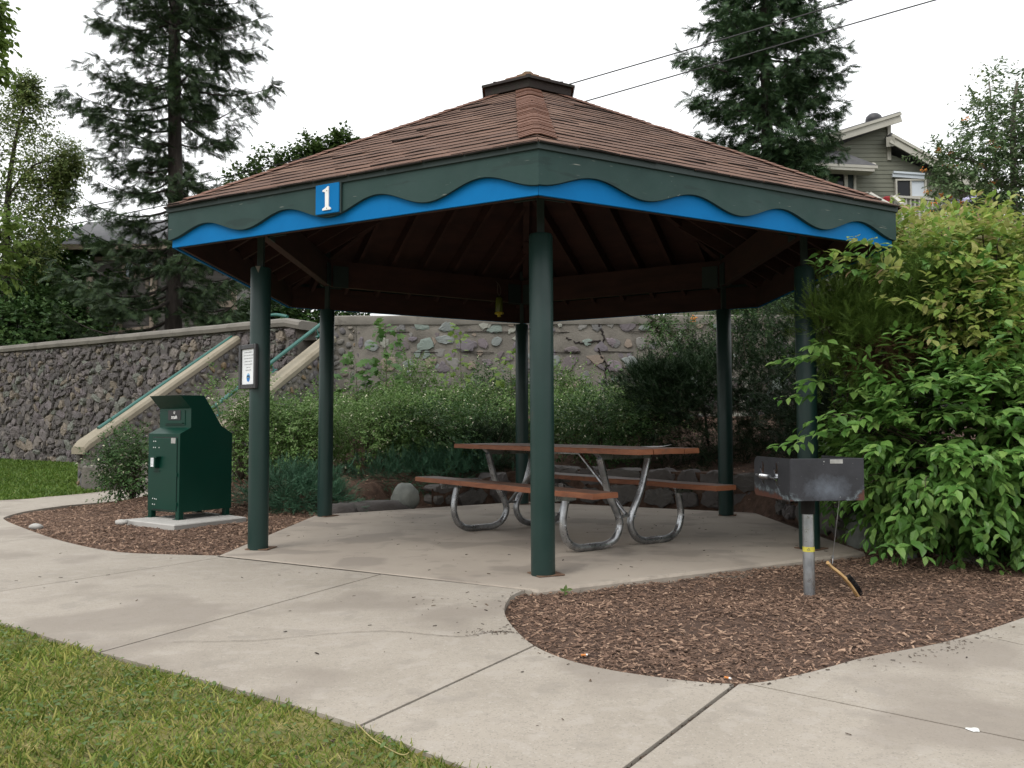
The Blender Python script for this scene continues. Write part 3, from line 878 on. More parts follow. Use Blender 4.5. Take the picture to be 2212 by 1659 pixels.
# framing under the roof
RB = 2.58
zroof = lambda r: Z_AP - .03 - (Z_AP - Z_EAVE) * r / 3.3
T3 = [np.array([*tops[i], 0]) for i in range(6)]
for i in range(6):
    a, b = T3[i], T3[(i + 1) % 6]
    mb = MB(); mb.beam(a + [0, 0, 2.70], b + [0, 0, 2.70], .075, .29); mb.build('ring_beam', RWOOD, gz)
    mb = MB(); d = nrm(E3[i] - ap)
    p0 = E3[i] + np.array([0, 0, -.095]) - d * .07; p1 = ap + d * .12 + np.array([0, 0, -.12])
    mb.beam(p0, p1, .07, .12); mb.build('hip_rafter', RWOOD, gz)
    c = T3[i]; inw = nrm(np.array([HC[0] - c[0], HC[1] - c[1], 0])); sd_ = np.array([-inw[1], inw[0], 0])
    mb = MB()
    for sg in (-1, 1):
        e = nrm((T3[(i + sg) % 6] - c))
        mb.beam(c + e * .02 + inw * .055 + [0, 0, 2.665], c + e * .2 + inw * .055 + [0, 0, 2.665], .012, .24)
        mb.beam(c + e * .02 - inw * .05 + [0, 0, 2.665], c + e * .2 - inw * .05 + [0, 0, 2.665], .012, .24)
    mb.build('beam_bracket', DKGREEN, gz)
    # jack and common rafters square to the eave
    A, B = E3[i], E3[(i + 1) % 6]
    ev = B - A; Lw = np.linalg.norm(ev); ex = ev / Lw
    mid = (A + B) / 2; sl = ap - mid; uap = np.dot(ap - A, ex); sl = ap - (A + ex * uap); H = np.linalg.norm(sl); ey = sl / H
    for u in np.arange(.28, Lw - .15, .40):
        fr = u / uap if u < uap else (Lw - u) / (Lw - uap)
        yl = H * min(fr, .93) - .03
        if yl < .2: continue
        p0 = A + ex * u + ey * .09 + [0, 0, -.105]; p1 = A + ex * u + ey * yl + [0, 0, -.105]
        mb = MB(); mb.beam(p0, p1, .04, .135); mb.build('rafter', RWOOD, gz)
    # frieze board behind the fascia
    mb = MB(); n2 = np.array([ex[1], -ex[0], 0]); n2 = n2 * np.sign(n2 @ (mid - np.array([*HC, Z_EAVE])))
    mb.beam(A - n2 * .078 + [0, 0, -.185] + ex * .04, B - n2 * .078 + [0, 0, -.185] - ex * .04, .022, .25); mb.build('sub_fascia', RWOOD, gz)

# vent cupola
mb = MB(); rc, z0, z1, zt = .47, 4.145, 4.228, 4.470
P0 = [hexpt(i, rc, z0) for i in range(6)]; P1 = [hexpt(i, rc + .012, z1) for i in range(6)]; Pi = [hexpt(i, rc - .03, z0) for i in range(6)]; Pj = [hexpt(i, rc - .03, z1 - .01) for i in range(6)]
V = np.array(P0 + P1 + Pi + Pj)
mb.add(V, [(i, (i + 1) % 6, 6 + (i + 1) % 6, 6 + i) for i in range(6)] + [(12 + i, 18 + i, 18 + (i + 1) % 6, 12 + (i + 1) % 6) for i in range(6)] + [(i, 12 + i, 12 + (i + 1) % 6, (i + 1) % 6) for i in range(6)])
for i in range(6):
    mb.beam(hexpt(i, .36, 3.98), hexpt(i, .36, 4.3), .05, .05, up=(1, 0, 0))
mb.lathe((HC[0], HC[1], 0), [(.30, 3.9), (.30, 4.26)], 6)
cu = mb.build('cupola', CUPW, gz, recalc=True)
mb = MB()
for i in range(6):
    a, b = hexpt(i, rc + .04, z1 - .006), hexpt(i + 1, rc + .04, z1 - .006); top = np.array([HC[0], HC[1], zt])
    nrow = 4
    for k in range(nrow):
        t0, t1 = k / nrow, (k + 1.25) / nrow
        t1 = min(t1, 1)
        h = .014
        f = lambda p, t, hh: p + (top - p) * t + np.array([0, 0, hh])
        mb.add([f(a, t0, h), f(b, t0, h), f(b, t1, .003), f(a, t1, .003), f(a, t0, 0), f(b, t0, 0)], [(0, 1, 2, 3), (0, 4, 5, 1), (0, 3, 4), (1, 5, 2)])
mb.lathe((HC[0], HC[1], 0), [(.06, zt - .045), (.055, zt - .004), (.03, zt + .006)], 6)
mb.build('cupola_roof', MOSSY, cu)
mb = MB()
for i in range(6): mb.add([hexpt(i, rc + .045, z1 - .012), hexpt(i + 1, rc + .045, z1 - .012), hexpt(i + 1, rc + .045, z1 + .012), hexpt(i, rc + .045, z1 + .012)], [(0, 1, 2, 3)])
mb.build('cupola_edge', CUPW, cu)

# number board on the left front fascia
a, b = FC[0], FC[1]; Lw = np.linalg.norm(b - a); ex = np.array([*((b - a) / Lw), 0]); n3 = np.array([ex[1], -ex[0], 0]); n3 = n3 * np.sign(n3[:2] @ (a - HC))
c = np.array([*(a + (b - a) * .500), 2.546]) + n3 * .013
rt = -ex
sg = thing('number_sign', 'small square blue sign with a white numeral 1 on the green fascia', 'sign', c)
mb = MB(); mb.box(c, (.205, .022, .205), [rt, n3, (0, 0, 1)], bev=.003); bd = mb.build('board', BLUE, sg)
mb = MB(); mb.box(c + rt * .012 - n3 * .004, (.205, .012, .215), [rt, n3, (0, 0, 1)]); mb.build('backing_board', DKGREEN, sg)
one = [(-.034, -.080), (.038, -.080), (.038, -.068), (.028, -.062), (.0195, -.056), (.0195, .082), (.010, .082), (-.005, .070), (-.026, .062), (-.034, .058), (-.034, .049), (-.022, .048), (-.012, .044), (-.0105, -.056), (-.020, -.062), (-.034, -.068)]
mb = MB(); mb.prism(one, lambda x, y, t: c + rt * x + np.array([0, 0, y]) + n3 * t, .0108, .019)
nu = mb.build('numeral', WHITE, sg, recalc=True)
for y in (.052, -.068):
    mb = MB(); mb.lathe(c + rt * .004 + np.array([0, 0, y]) + n3 * .019, [(.004, 0), (.003, .0015)], 8, axis=[rt, (0, 0, 1), n3]); mb.build('screw', RUST, nu)

# framed notice on the left post
f = nrm(np.array([-.70, -.72, 0])); s_ = np.array([-f[1], f[0], 0]) * 1.0
s_ = s_ if s_[0] > 0 else -s_
c = np.array([posts[1][0], posts[1][1], 1.478]) + f * .105 - s_ * .005
nt_ = thing('notice_frame', 'black framed paper notice fixed to the left front green post', 'notice', c)
W_, H_, fw = .275, .358, .036
mb = MB(); axs = [s_, f, (0, 0, 1)]
for sx in (-1, 1): mb.box(c + s_ * sx * (W_ / 2 - fw / 2), (fw, .024, H_), axs, bev=.004)
for sz in (-1, 1): mb.box(c + np.array([0, 0, sz * (H_ / 2 - fw / 2)]), (W_ - 2 * fw, .022, fw), axs, bev=.004)
mb.box(c - f * .012, (W_ - .01, .008, H_ - .01), axs)
mb.build('frame', BLACKM, nt_)
mb = MB(); mb.box(c - f * .0045, (W_ - 2 * fw + .004, .003, H_ - 2 * fw + .004), axs); pp = mb.build('paper', PAPER, nt_)
lines = ['Gazebos available on', 'a first come, first served', 'basis unless otherwise', 'posted as reserved.', 'To reserve a gazebo,', 'please call', '406-863-2470']
for k, tx in enumerate(lines):
    text_mesh(tx, .0158, INK, 'printed_line', pp, c - f * .0022 + np.array([0, 0, .117 - .0243 * k]), s_, (0, 0, 1), f)
ell = lambda rx, ry, n=28: [(rx * math.cos(t), ry * math.sin(t)) for t in np.arange(n) * 2 * np.pi / n]
ec = c - f * .0028 + np.array([0, 0, -.088])
mp = lambda x, y, t: ec + s_ * x + np.array([0, 0, y]) + f * t
mb = MB(); mb.prism(ell(.0265, .0345), mp, 0, .0007); em = mb.build('emblem', EMB1, pp, recalc=True)
mb = MB(); mb.prism([(-.0245, .010), (-.013, .016), (-.004, .013), (.006, .018), (.018, .012), (.0252, .006), (.0255, -.004), (.0, -.002), (-.0255, -.006)], mp, .0008, .0012); mb.build('emblem_hills', EMB2, em, recalc=True)
mb = MB(); mb.prism([(-.02, .021), (-.01, .029), (0, .0325), (.01, .029), (.02, .021), (.008, .022), (-.006, .0195)], mp, .0008, .0013); mb.prism([(-.016, .002), (.017, .0035), (.017, .0005), (-.016, -.001)], mp, .0013, .0016)
mb.build('emblem_sky', EMB3, em, recalc=True)

# insect trap hanging from the back beam
tp = at(1268 / 1.1754, 780 / 1.1754, 10.5)
wt = thing('insect_trap', 'yellow-based green bottle insect trap hanging on a string under the roof', 'insect trap', tp)
TRG = mat('trap_green', (.10, .12, .02), rough=.25, scale=9); TRY = mat('trap_yellow', (.55, .42, .03), rough=.5, scale=9)
mb = MB(); mb.lathe(tp, [(.012, .14), (.02, .135), (.042, .115), (.046, .08), (.046, -.06), (.04, -.07)], 20); mb.build('bottle', TRG, wt, auto=40)
mb = MB(); mb.lathe(tp, [(.05, -.062), (.052, -.085), (.03, -.09)], 20); mb.lathe(tp, [(.022, -.09), (.02, -.118), (.016, -.12)], 14)
for k in range(6):
    a = k * 1.05; mb.lathe(tp + np.array([.046 * math.cos(a), .046 * math.sin(a), -.075]), [(.012, -.008), (.012, .006)], 8)
mb.build('base', TRY, wt, auto=40)
mb = MB()
nail = at(1258 / 1.1754, 712 / 1.1754, 10.6)
lp = [tp + [-.0, 0, .135], tp + [-.02, 0, .2], tp + [-.018, .0, .29], nail]
mb.tube(smooth_path(lp, 6), .0022, 6); mb.tube(smooth_path([tp + [0, 0, .135], tp + [.022, 0, .2], tp + [0, 0, .28], nail], 6), .0022, 6)
mb.build('string', MORTW, wt)
# ------------------------------------------------------------------ masonry
def clip(poly, p, n):                       # keep the side where (x - p).n <= 0
    out = []; m = len(poly)
    for i in range(m):
        a, b = poly[i], poly[(i + 1) % m]
        da, db = (a - p) @ n, (b - p) @ n
        if da <= 0: out.append(a)
        if (da < 0) != (db < 0) and abs(da - db) > 1e-12: out.append(a + (b - a) * da / (da - db))
    return out


def cells(seeds, reach, region):
    """rounded Voronoi stones cut to region (convex list of 2-D points)"""
    res = []; reg = [np.array(p, float) for p in region]
    cr = np.mean(reg, 0)
    for i, s in enumerate(seeds):
        po = [s + reach * np.array(q) for q in ((-1, -1), (1, -1), (1, 1), (-1, 1))]
        d = np.linalg.norm(seeds - s, axis=1); near = np.argsort(d)[1:22]
        for k in near:
            if d[k] > 2.2 * reach: break
            po = clip(po, (s + seeds[k]) / 2, nrm(seeds[k] - s))
            if len(po) < 3: break
        for e in range(len(reg)):
            if len(po) < 3: break
            a, b = reg[e], reg[(e + 1) % len(reg)]; nn = np.array([b[1] - a[1], -(b[0] - a[0])])
            if (cr - a) @ nn > 0: nn = -nn
            po = clip(po, a, nrm(nn))
        if len(po) >= 3: res.append(np.array(po))
    return res


def stones(mb, polys, fmap, gap, h, rough, shrink=(1, 1), rounds=2, dome=.7, mi=0, seg=13, keep=1.0, deep=.03):
    for po in polys:
        if keep < 1 and rng.random() > keep: continue
        c = po.mean(0); rad = np.mean(np.linalg.norm(po - c, axis=1))
        if rad < gap * 1.3: continue
        k = (shrink[0] + (shrink[1] - shrink[0]) * rng.random()) * (1 - gap / rad)
        q = c + (po - c) * k
        for _ in range(rounds):
            q = np.stack([q * .75 + np.roll(q, -1, 0) * .25, q * .25 + np.roll(q, -1, 0) * .75], 1).reshape(-1, 2)
        L = np.linalg.norm(np.roll(q, -1, 0) - q, axis=1); cs = np.concatenate([[0], np.cumsum(L)]); tt = np.arange(seg) / seg * cs[-1]
        qq = np.concatenate([q, q[:1]]); q = np.column_stack([np.interp(tt, cs, qq[:, 0]), np.interp(tt, cs, qq[:, 1])])
        hh = h * (.45 + .8 * rng.random()) * min(1.4, max(.5, rad / .12 if h < .06 else 1))
        tl = rng.normal(0, rough * .9, 2)
        V = [fmap(*p, -deep) for p in q]
        for f, dp in ((.97, .45), (.84, .85), (.5, 1.0)):
            ring = c * (1 - f) + q * f if False else c + (q - c) * f
            for p in ring:
                tilt = (p - c) @ tl * (hh / max(rad, 1e-3))
                V.append(fmap(*(p + rng.normal(0, rough * rad * .16, 2)), hh * (dp * dome + (1 - dome) * min(1, dp + .3)) + tilt + rng.normal(0, rough * hh * .22)))
        V.append(fmap(*c, hh * (1.0 + .08 * dome)))
        Fs = []
        for r in range(3):
            for i in range(seg):
                j = (i + 1) % seg
                Fs.append((r * seg + i, r * seg + j, (r + 1) * seg + j, (r + 1) * seg + i))
        Fs += [(3 * seg + i, 3 * seg + (i + 1) % seg, 4 * seg) for i in range(seg)]
        mb.add(np.array(V), Fs, mi)


def jitter_seeds(w, h, sp, u0=0, v0=0, asp=1.0, jit=.42):
    nx, ny = max(1, int(w / (sp * asp))), max(1, int(h / sp))
    out = []
    for j in range(-1, ny + 2):
        for i in range(-1, nx + 2):
            out.append((u0 + (i + .5 + (j % 2) * .5 + rng.normal(0, jit * .6)) * w / nx, v0 + (j + .5 + rng.normal(0, jit * .6)) * h / ny))
    out = np.array(out)
    return out[rng.random(len(out)) < .86]


def rough_face(mb, fmap, u0, u1, zt, zb, res, amp, sc, mi=0):
    nu = max(2, int((u1 - u0) / res)); nv = max(2, int((max(zt(u0), zt(u1)) - zb) / res))
    us = np.linspace(u0, u1, nu); V = []
    for v in np.linspace(0, 1, nv):
        for u in us:
            z = zb + (zt(u) - zb) * v
            V.append(fmap(u, z, amp * mnoise.noise(Vector((u * sc, z * sc, 1.7))) + amp * .5 * mnoise.noise(Vector((u * sc * 3, z * sc * 3, 4.7)))))
    idx = np.arange(nu * nv).reshape(nv, nu)
    mb.add(np.array(V), np.stack([idx[:-1, :-1], idx[:-1, 1:], idx[1:, 1:], idx[1:, :-1]], -1).reshape(-1, 4), mi)


# left retaining wall ------------------------------------------------
wd = W1 - W0; WL = np.linalg.norm(wd); wu = wd / WL; wn = np.array([wu[1], -wu[0]])
if wn @ (CAM[:2] - W0) < 0: wn = -wn
ZW = 3.02
wmap = lambda u, v, d: np.array([*(W0 + wu * u + wn * d), v])
lw = thing('stone_wall', 'long dark rubble retaining wall with grey cap behind the lawn and stairs', 'stone wall', (*(W0 + wu * WL / 2), 0))
mb = MB()
rough_face(mb, wmap, 0, WL, lambda u: ZW - .12, -.3, .14, .03, 2.6)
mb.add([wmap(WL, -.3, 0), wmap(WL, ZW - .12, 0), wmap(WL, ZW - .12, -.5), wmap(WL, -.3, -.5)], [(0, 1, 2, 3)])
mb.build('mortar', MORT, lw, smooth=True)
mb = MB()
u0 = WL * .16
reg = [(u0, -.1), (WL, -.1), (WL, ZW - .16), (u0, ZW - .16)]
sA = jitter_seeds(WL - u0, ZW, .235, u0, 0, 1.2, .7); big = rng.random(len(sA)) < .45
sA = np.concatenate([sA[big]] + [sA[~big] + rng.normal(0, .075, (int((~big).sum()), 2)) for _ in range(3)])
stones(mb, cells(sA, .55, reg), wmap, .010, .07, .5, (.74, 1.0), rounds=1, dome=.55, seg=13)
stones(mb, cells(jitter_seeds(WL - u0, ZW, .16, u0, 0, 1.2, .7), .4, reg), wmap, .012, .045, .5, (.6, .95), rounds=1, dome=.7, seg=9, keep=.8)
mb.build('stonework', ST_D, lw)
mb = MB()
pr = [(-.52, -.13), (.10, -.13), (.125, -.06), (.10, .0), (.02, .035), (-.42, .035), (-.52, 0)]
NU = 60; V = []
for k in range(NU + 1):
    u = WL * (k / NU) + (.14 if k == NU else 0)
    dz = -.02 * max(0, (u - WL + .6)) - (.07 if k == NU else 0)
    for d, z in pr: V.append(wmap(u, ZW + z + dz + .008 * mnoise.noise(Vector((u * 1.4, d, 3))), d * (1 if k < NU else .86) + .012 * mnoise.noise(Vector((u * 2, z, 5)))))
n = len(pr); idx = np.arange((NU + 1) * n).reshape(NU + 1, n)
mb.add(np.array(V), np.stack([idx[:-1], np.roll(idx, -1, 1)[:-1], np.roll(idx, -1, 1)[1:], idx[1:]], -1).reshape(-1, 4))
mb.f.append((np.array([list(range(NU * n, NU * n + n))]), 0))
mb.build('wall_cap', CAPM, lw, auto=40, recalc=True)

# stair between two sloping cheek walls ------------------------------
sd = nrm(np.array([1.62, 3.35])); sn = np.array([sd[1], -sd[0]])          # climbs along sd, sn faces the camera side
CB = np.array([-6.87, 13.83]); SLEN = 3.75; SW = 2.5; TH = .26
st = thing('stone_stairs', 'cobbled outdoor stair with two sloping cream-capped side walls', 'stairs', (*CB, 0))
zc = lambda s: .72 + (3.0 - .72) * np.clip(s / SLEN, 0, 1)
for side, off in ((0, 0.0), (1, SW)):
    base = CB + sn * off
    ext = 0.0 if side == 0 else .62
    ST_ = SLEN + ext + (.15 if side == 0 else 0)
    cmap = lambda u, v, d: np.array([*(base + sd * u + sn * d), v])
    mb = MB()
    rough_face(mb, cmap, 0, ST_, lambda u: zc(u) - .06, -.25, .12, .012, 3)
    mb.add([cmap(0, -.25, 0), cmap(0, zc(0) - .06, 0), cmap(0, zc(0) - .06, -TH), cmap(0, -.25, -TH)], [(0, 1, 2, 3)])
    for q in (-TH,): mb.add([cmap(0, -.25, q), cmap(ST_, -.25, q), cmap(ST_, 2.9, q), cmap(SLEN, 2.9, q), cmap(0, .6, q)], [(0, 1, 2, 3, 4)])
    ck = mb.build('cheek_wall', MORTW, st)
    mb = MB()
    regs = [(0.02, -.1), (ST_, -.1), (ST_, zc(SLEN) - .09), (SLEN, zc(SLEN) - .09), (0.02, zc(0) - .09)]
    stones(mb, cells(jitter_seeds(ST_, 3.0, .125, 0, 0, 1.15, .45), .3, regs), cmap, .014, .045, .3, (.62, .88), rounds=2, dome=.9, seg=10, keep=.92)
    mb.build('cobbles', ST_C, ck, smooth=True); mb = MB()
    emap = lambda u, v, d: np.array([*(base - sn * u - sd * d), v])
    stones(mb, cells(jitter_seeds(TH, .75, .13, 0, 0, 1.3, .3), .3, [(0, -.05), (TH, -.05), (TH, zc(0) - .09), (0, zc(0) - .09)]), emap, .012, .05, .3, (.75, .95), rounds=2, dome=.9, seg=10)
    mb.build('cobbles', ST_C, ck, smooth=True)
    # coping: a long chamfered slab following the slope
    mb = MB()
    prc = [(-TH - .03, -.085), (.03, -.085), (.034, .0), (.0, .05), (-TH + .0, .05), (-TH - .034, .0)]
    ss = [-.10, -.02] + list(np.linspace(.05, SLEN, 24)) + ([SLEN + .12, SLEN + .3, ST_] if side else [SLEN + .1])
    V = []
    for k, s in enumerate(ss):
        kz = .7 if k == 0 else 1
        z = .72 + (3.0 - .72) * s / SLEN
        if s > SLEN - .25:                              # curves over into the level cap
            t = np.clip((s - (SLEN - .25)) / .6, 0, 1); z0 = .72 + (3.0 - .72) * (SLEN - .25) / SLEN
            z = z0 + (2.28 / SLEN) * .6 * (t - t * t / 2) if side else min(z, 3.0)
        for d, dz in prc:
            V.append(cmap(s, z + dz * (kz if dz > 0 else 1) - (.03 if k == 0 else 0) + .005 * mnoise.noise(Vector((s * 3, d, 2 + side))), d))
    n = len(prc); m = len(ss); idx = np.arange(m * n).reshape(m, n)
    mb.add(np.array(V), np.stack([idx[:-1], np.roll(idx, -1, 1)[:-1], np.roll(idx, -1, 1)[1:], idx[1:]], -1).reshape(-1, 4))
    mb.f.append((np.array([list(range(n))]), 0)); mb.f.append((np.array([list(range((m - 1) * n, m * n))]), 0))
    mb.build('coping', COPE, ck, auto=35, recalc=True)
nst = 14
for k in range(nst):
    mb = MB(); s0 = .25 + k * (SLEN - .25) / nst
    c = CB + sd * (s0 + .4) + sn * (SW - TH) / 2
    mb.box((*c, .08 + k * .17 - .1), (.8, SW - TH - .01, .36), [[*sd, 0], [*sn, 0], [0, 0, 1]], bev=.015)
    mb.build('step', CAPM, st)
mb = MB()
c = CB + sn * .17 - sd * .12
mb.box((*(CB + sn * .42 - sd * .05), .15), (.5, .45, .46), [[*sd, 0], [*sn, 0], [0, 0, 1]], bev=.03)
mb.build('step', MORT, st)

# handrails
def rail(label, pa, pb, s0, base, tail):
    r = thing('handrail', label, 'handrail', pa, 'teal handrails of the stone stairs')
    mb = MB(); P = [pa, pb] + tail
    mb.tube(smooth_path(P, 6) if tail else P, .034, 12)
    mb.build('rail_tube', RAIL, r, auto=50)
    for t in (.05, .5, .93):
        q = pa + (pb - pa) * t; q2 = q + np.array([*(sn * -.0), -.1])
        mb = MB(); mb.tube([q, q + [.03, 0, -.05], q + [.05, 0, -.13]], .012, 8); mb.box(q + [.05, 0, -.135], (.11, .07, .012), [[*sd, .58], [*sn, 0], [0, 0, 1]])
        mb.build('rail_bracket', RAIL, r)


def on_cheek(px, py, off):                 # where a sight line meets the vertical plane of a cheek wall
    d = ray(px, py); b = CB + sn * off
    t = ((b - CAM[:2]) @ sn) / (d[:2] @ sn)
    return CAM + d * t


pa, pb = on_cheek(212, 922, -.17), on_cheek(541, 698, -.17)
rail('teal pipe handrail on the far cheek wall, its foot above the lawn', pa, pb, 0, 0, [pb + (pb - pa) * .05, at(592, 678, 17.3), at(621, 682, 17.0)])
pa, pb = on_cheek(452, 884, SW - .17), on_cheek(697, 696, SW - .17)
rail('teal pipe handrail on the near cheek wall beside the bushes', pa, pb, 0, 0, [])

# right retaining wall: river stones set in courses of mortar ---------
rw = thing('stone_wall', 'pale mortared retaining wall set with coloured river stones behind the pavilion', 'stone wall', (3, 15.5, 0))
RX0, RX1, RY = -2.86, 11.0, 15.55
rmap = lambda u, v, d: np.array([u, RY - d, v])
mb = MB(); rough_face(mb, rmap, RX0 - .5, RX1, lambda u: 2.86, .0, .10, .03, 2.2)
mb.add([rmap(RX0, 0, 0), rmap(RX0, 2.86, 0), rmap(RX0, 2.86, -.5), rmap(RX0, 0, -.5)], [(0, 1, 2, 3)])
mb.build('mortar', MORTW, rw, smooth=True)
mb = MB()
vz = .55
row = 0
while vz < 2.8:
    hh = .36 + rng.normal(0, .02)
    sds = []; u = RX0 + .1 * rng.random()
    while u < 9:
        u += .17 + .24 * rng.random()
        sds.append((u, vz + hh / 2 + rng.normal(0, .10)))
    sds = np.array(sds)
    cs = cells(sds, .22, [(RX0 + .03, vz + .02), (9, vz + .02), (9, vz + hh - .02), (RX0 + .03, vz + hh - .02)])
    broken = [c for c in cs if c.mean(0)[0] > 2.2 and c.mean(0)[1] < 2.05]
    fine = [c for c in cs if not (c.mean(0)[0] > 2.2 and c.mean(0)[1] < 2.05)]
    stones(mb, fine, rmap, .012, .024, .3, (.40, 1.0), rounds=2, dome=.5, seg=14, keep=.82)
    stones(mb, broken, rmap, .01, .08, .4, (.8, 1), rounds=1, dome=.45, seg=12)
    vz += hh; row += 1
sm = cells(jitter_seeds(9 - RX0, 2.4, .16, RX0, .5, 1.2, .8), .2, [(RX0 + .02, .5), (9, .5), (9, 2.82), (RX0 + .02, 2.82)])
stones(mb, sm, rmap, .012, .018, .3, (.3, .85), rounds=2, dome=.5, seg=9, keep=.35)
mb.build('stonework', ST_W, rw)
mb = MB(); stones(mb, cells(jitter_seeds(.5, 2.9, .115, RX0 - .5, 0, 1.1, .4), .25, [(RX0 - .5, 0), (RX0 - .02, 0), (RX0 - .02, 2.84), (RX0 - .5, 2.84)]), rmap, .012, .04, .3, (.62, .9), rounds=2, dome=.9, seg=10)
mb.build('cobbles', ST_C, rw, smooth=True)
mb = MB()                                            # ledges between the courses and cracks
vz = .55
for k in range(6):
    vz_ = .55 + .36 * (k + 1)
    for u in np.arange(RX0, 5.5, .5):
        if rng.random() < .35:
            mb.beam(rmap(u, vz_ + rng.normal(0, .01), .018), rmap(u + .4 + .2 * rng.random(), vz_ + rng.normal(0, .02), .012), .02, .008)
for pth in ([(1.62, 2.85), (1.68, 2.55), (1.60, 2.35), (1.72, 2.1), (1.69, 1.8), (1.74, 1.5), (1.8, 1.2)], [(1.72, 2.1), (2.4, 2.04), (3.1, 2.13), (3.9, 2.05)], [(1.0, 2.6), (1.3, 2.5), (1.62, 2.55)], [(2.45, 2.13), (2.5, 1.9), (2.9, 1.75), (3.3, 1.8)]):
    P = smooth_path([rmap(u, v, .012) for u, v in pth], 8); P += rng.normal(0, .012, P.shape)
    mb.tube(P, .013 + .006 * rng.random(len(P)), 5)
mb.build('wall_crack', TARP, rw)
mb = MB(); V = []
pr = [(-.5, -.15), (.03, -.15), (.045, -.08), (.03, 0), (0, .02), (-.5, .02)]
NU = 60
for k in range(NU + 1):
    u = RX0 - .45 + (RX1 - RX0) * k / NU
    for d, z in pr: V.append(rmap(u, 3.0 + z + .01 * mnoise.noise(Vector((u * 1.3, d, 8))), d))
n = len(pr); idx = np.arange((NU + 1) * n).reshape(NU + 1, n)
mb.add(np.array(V), np.stack([idx[:-1], np.roll(idx, -1, 1)[:-1], np.roll(idx, -1, 1)[1:], idx[1:]], -1).reshape(-1, 4))
mb.f.append((np.array([list(range(n))]), 0))
mb.build('wall_cap', CAPM, rw, auto=40, recalc=True)

# low dry-stone wall round the back of the floor ----------------------
lp = smooth_path([(-1.0, 10.62), (-.35, 11.05), (.16, 11.36), (1.4, 10.68), (2.82, 9.86), (2.93, 8.9), (2.92, 8.0), (2.86, 7.35)], 10)
cl = np.concatenate([[0], np.cumsum(np.linalg.norm(np.diff(lp, axis=0), axis=1))]); LL = cl[-1]
def lowmap(u, v, d):
    u = np.clip(u, 0, LL); p = np.array([np.interp(u, cl, lp[:, 0]), np.interp(u, cl, lp[:, 1])])
    e = .05; q = np.array([np.interp(min(u + e, LL), cl, lp[:, 0]), np.interp(min(u + e, LL), cl, lp[:, 1])]) - np.array([np.interp(max(u - e, 0), cl, lp[:, 0]), np.interp(max(u - e, 0), cl, lp[:, 1])])
    q = nrm(q); nn = np.array([q[1], -q[0]])
    return np.array([*(p + nn * d), v])
lo = thing('rock_wall', 'low dry-stone edging wall curving round the back of the pavilion floor', 'stone wall', (1.4, 10.7, 0))
mb = MB()
ltop = lambda u: .24 + .22 * np.clip(u / 1.6, 0, 1) - .12 * np.clip((u - 4.2) / 2.4, 0, 1)
rough_face(mb, lowmap, 0, LL, lambda u: ltop(u) - .03, -.05, .08, .02, 5)
for k in np.arange(0, LL - .1, .3):
    mb.add([lowmap(k, ltop(k) - .04, 0), lowmap(k + .31, ltop(k) - .04, 0), lowmap(k + .31, ltop(k) - .04, -.4), lowmap(k, ltop(k) - .04, -.4)], [(0, 1, 2, 3)])
mb.build('core', SOIL, lo)
mb = MB()
u = 0
while u < LL - .1:
    wdt = .28 + .34 * rng.random(); t = ltop(u + wdt / 2)
    splits = [0, t] if rng.random() < .25 else ([0, t * (.4 + .25 * rng.random()), t])
    for a, b in zip(splits[:-1], splits[1:]):
        subs = [0, wdt] if (b - a) > .16 or rng.random() < .6 else [0, wdt * .5, wdt]
        for c, d in zip(subs[:-1], subs[1:]):
            po = np.array([(u + c + .008, a + .006), (u + d - .008, a + .006 + rng.normal(0, .012)), (u + d - .008 - .02 * rng.random(), b - .006 + rng.normal(0, .014)), (u + c + .01 + .02 * rng.random(), b - .006 + rng.normal(0, .014))])
            stones(mb, [po], lowmap, .004, .06, .4, (.98, 1), rounds=1, dome=.3, seg=18, deep=.25)
    u += wdt
mb.build('stonework', ST_L, lo)
mb = MB()                                            # flat tops of the upper stones
mb2 = None


def rock(name, label, c, size, m, yaw=0, flat=0.0, seed=0, cat='rock', group=None, subdiv=3):
    bm = bmesh.new(); bmesh.ops.create_icosphere(bm, subdivisions=subdiv, radius=1)
    for v in bm.verts:
        p = v.co; q = Vector((p.x + seed * 3.1, p.y, p.z))
        k = 1 + .22 * mnoise.noise(q * 1.3) + .10 * mnoise.noise(q * 3.1) + .04 * mnoise.noise(q * 7)
        x, y, z = p.x * k * size[0], p.y * k * size[1], p.z * k * size[2]
        if flat: z = min(z, flat * size[2] + .02 * size[2] * mnoise.noise(q * 4))
        v.co = (x * math.cos(yaw) - y * math.sin(yaw), x * math.sin(yaw) + y * math.cos(yaw), z)
    me = bpy.data.meshes.new(name); bm.to_mesh(me); bm.free(); me.materials.append(m)
    me.polygons.foreach_set('use_smooth', np.full(len(me.polygons), True))
    o = bpy.data.objects.new(name, me); COL.objects.link(o); o.location = c
    return tag(o, label, cat, group)


ROCKG = mat('rock_green', [(.12, .13, .115), (.18, .19, .17), (.24, .25, .225)], rough=.8, scale=5, bscale=14, bstr=.5, bdist=.02)
c = gnd(871, 1097); rock('boulder', 'rounded grey-green boulder at the end of the low dry-stone wall', (c[0], c[1] + .1, .12), (.17, .15, .17), ROCKG, seed=2)
c = gnd(795, 1104); rock('flat_rock', 'long flat slab of rock beside the back left green post', (c[0] - .02, c[1] + .22, -.04), (.48, .17, .19), ST_L, yaw=.42, flat=.75, seed=5)
c = gnd(722, 1108); rock('flat_rock', 'short upright chunk of rock just behind the back left green post', (c[0] + .0, c[1] + .16, -.03), (.22, .10, .16), ST_L, yaw=.3, flat=.8, seed=9)
c = gnd(655, 1085, -.03); rock('rock', 'small jagged grey stone in the mulch under the low juniper', (c[0], c[1], -.0), (.13, .10, .10), ST_L, seed=12)
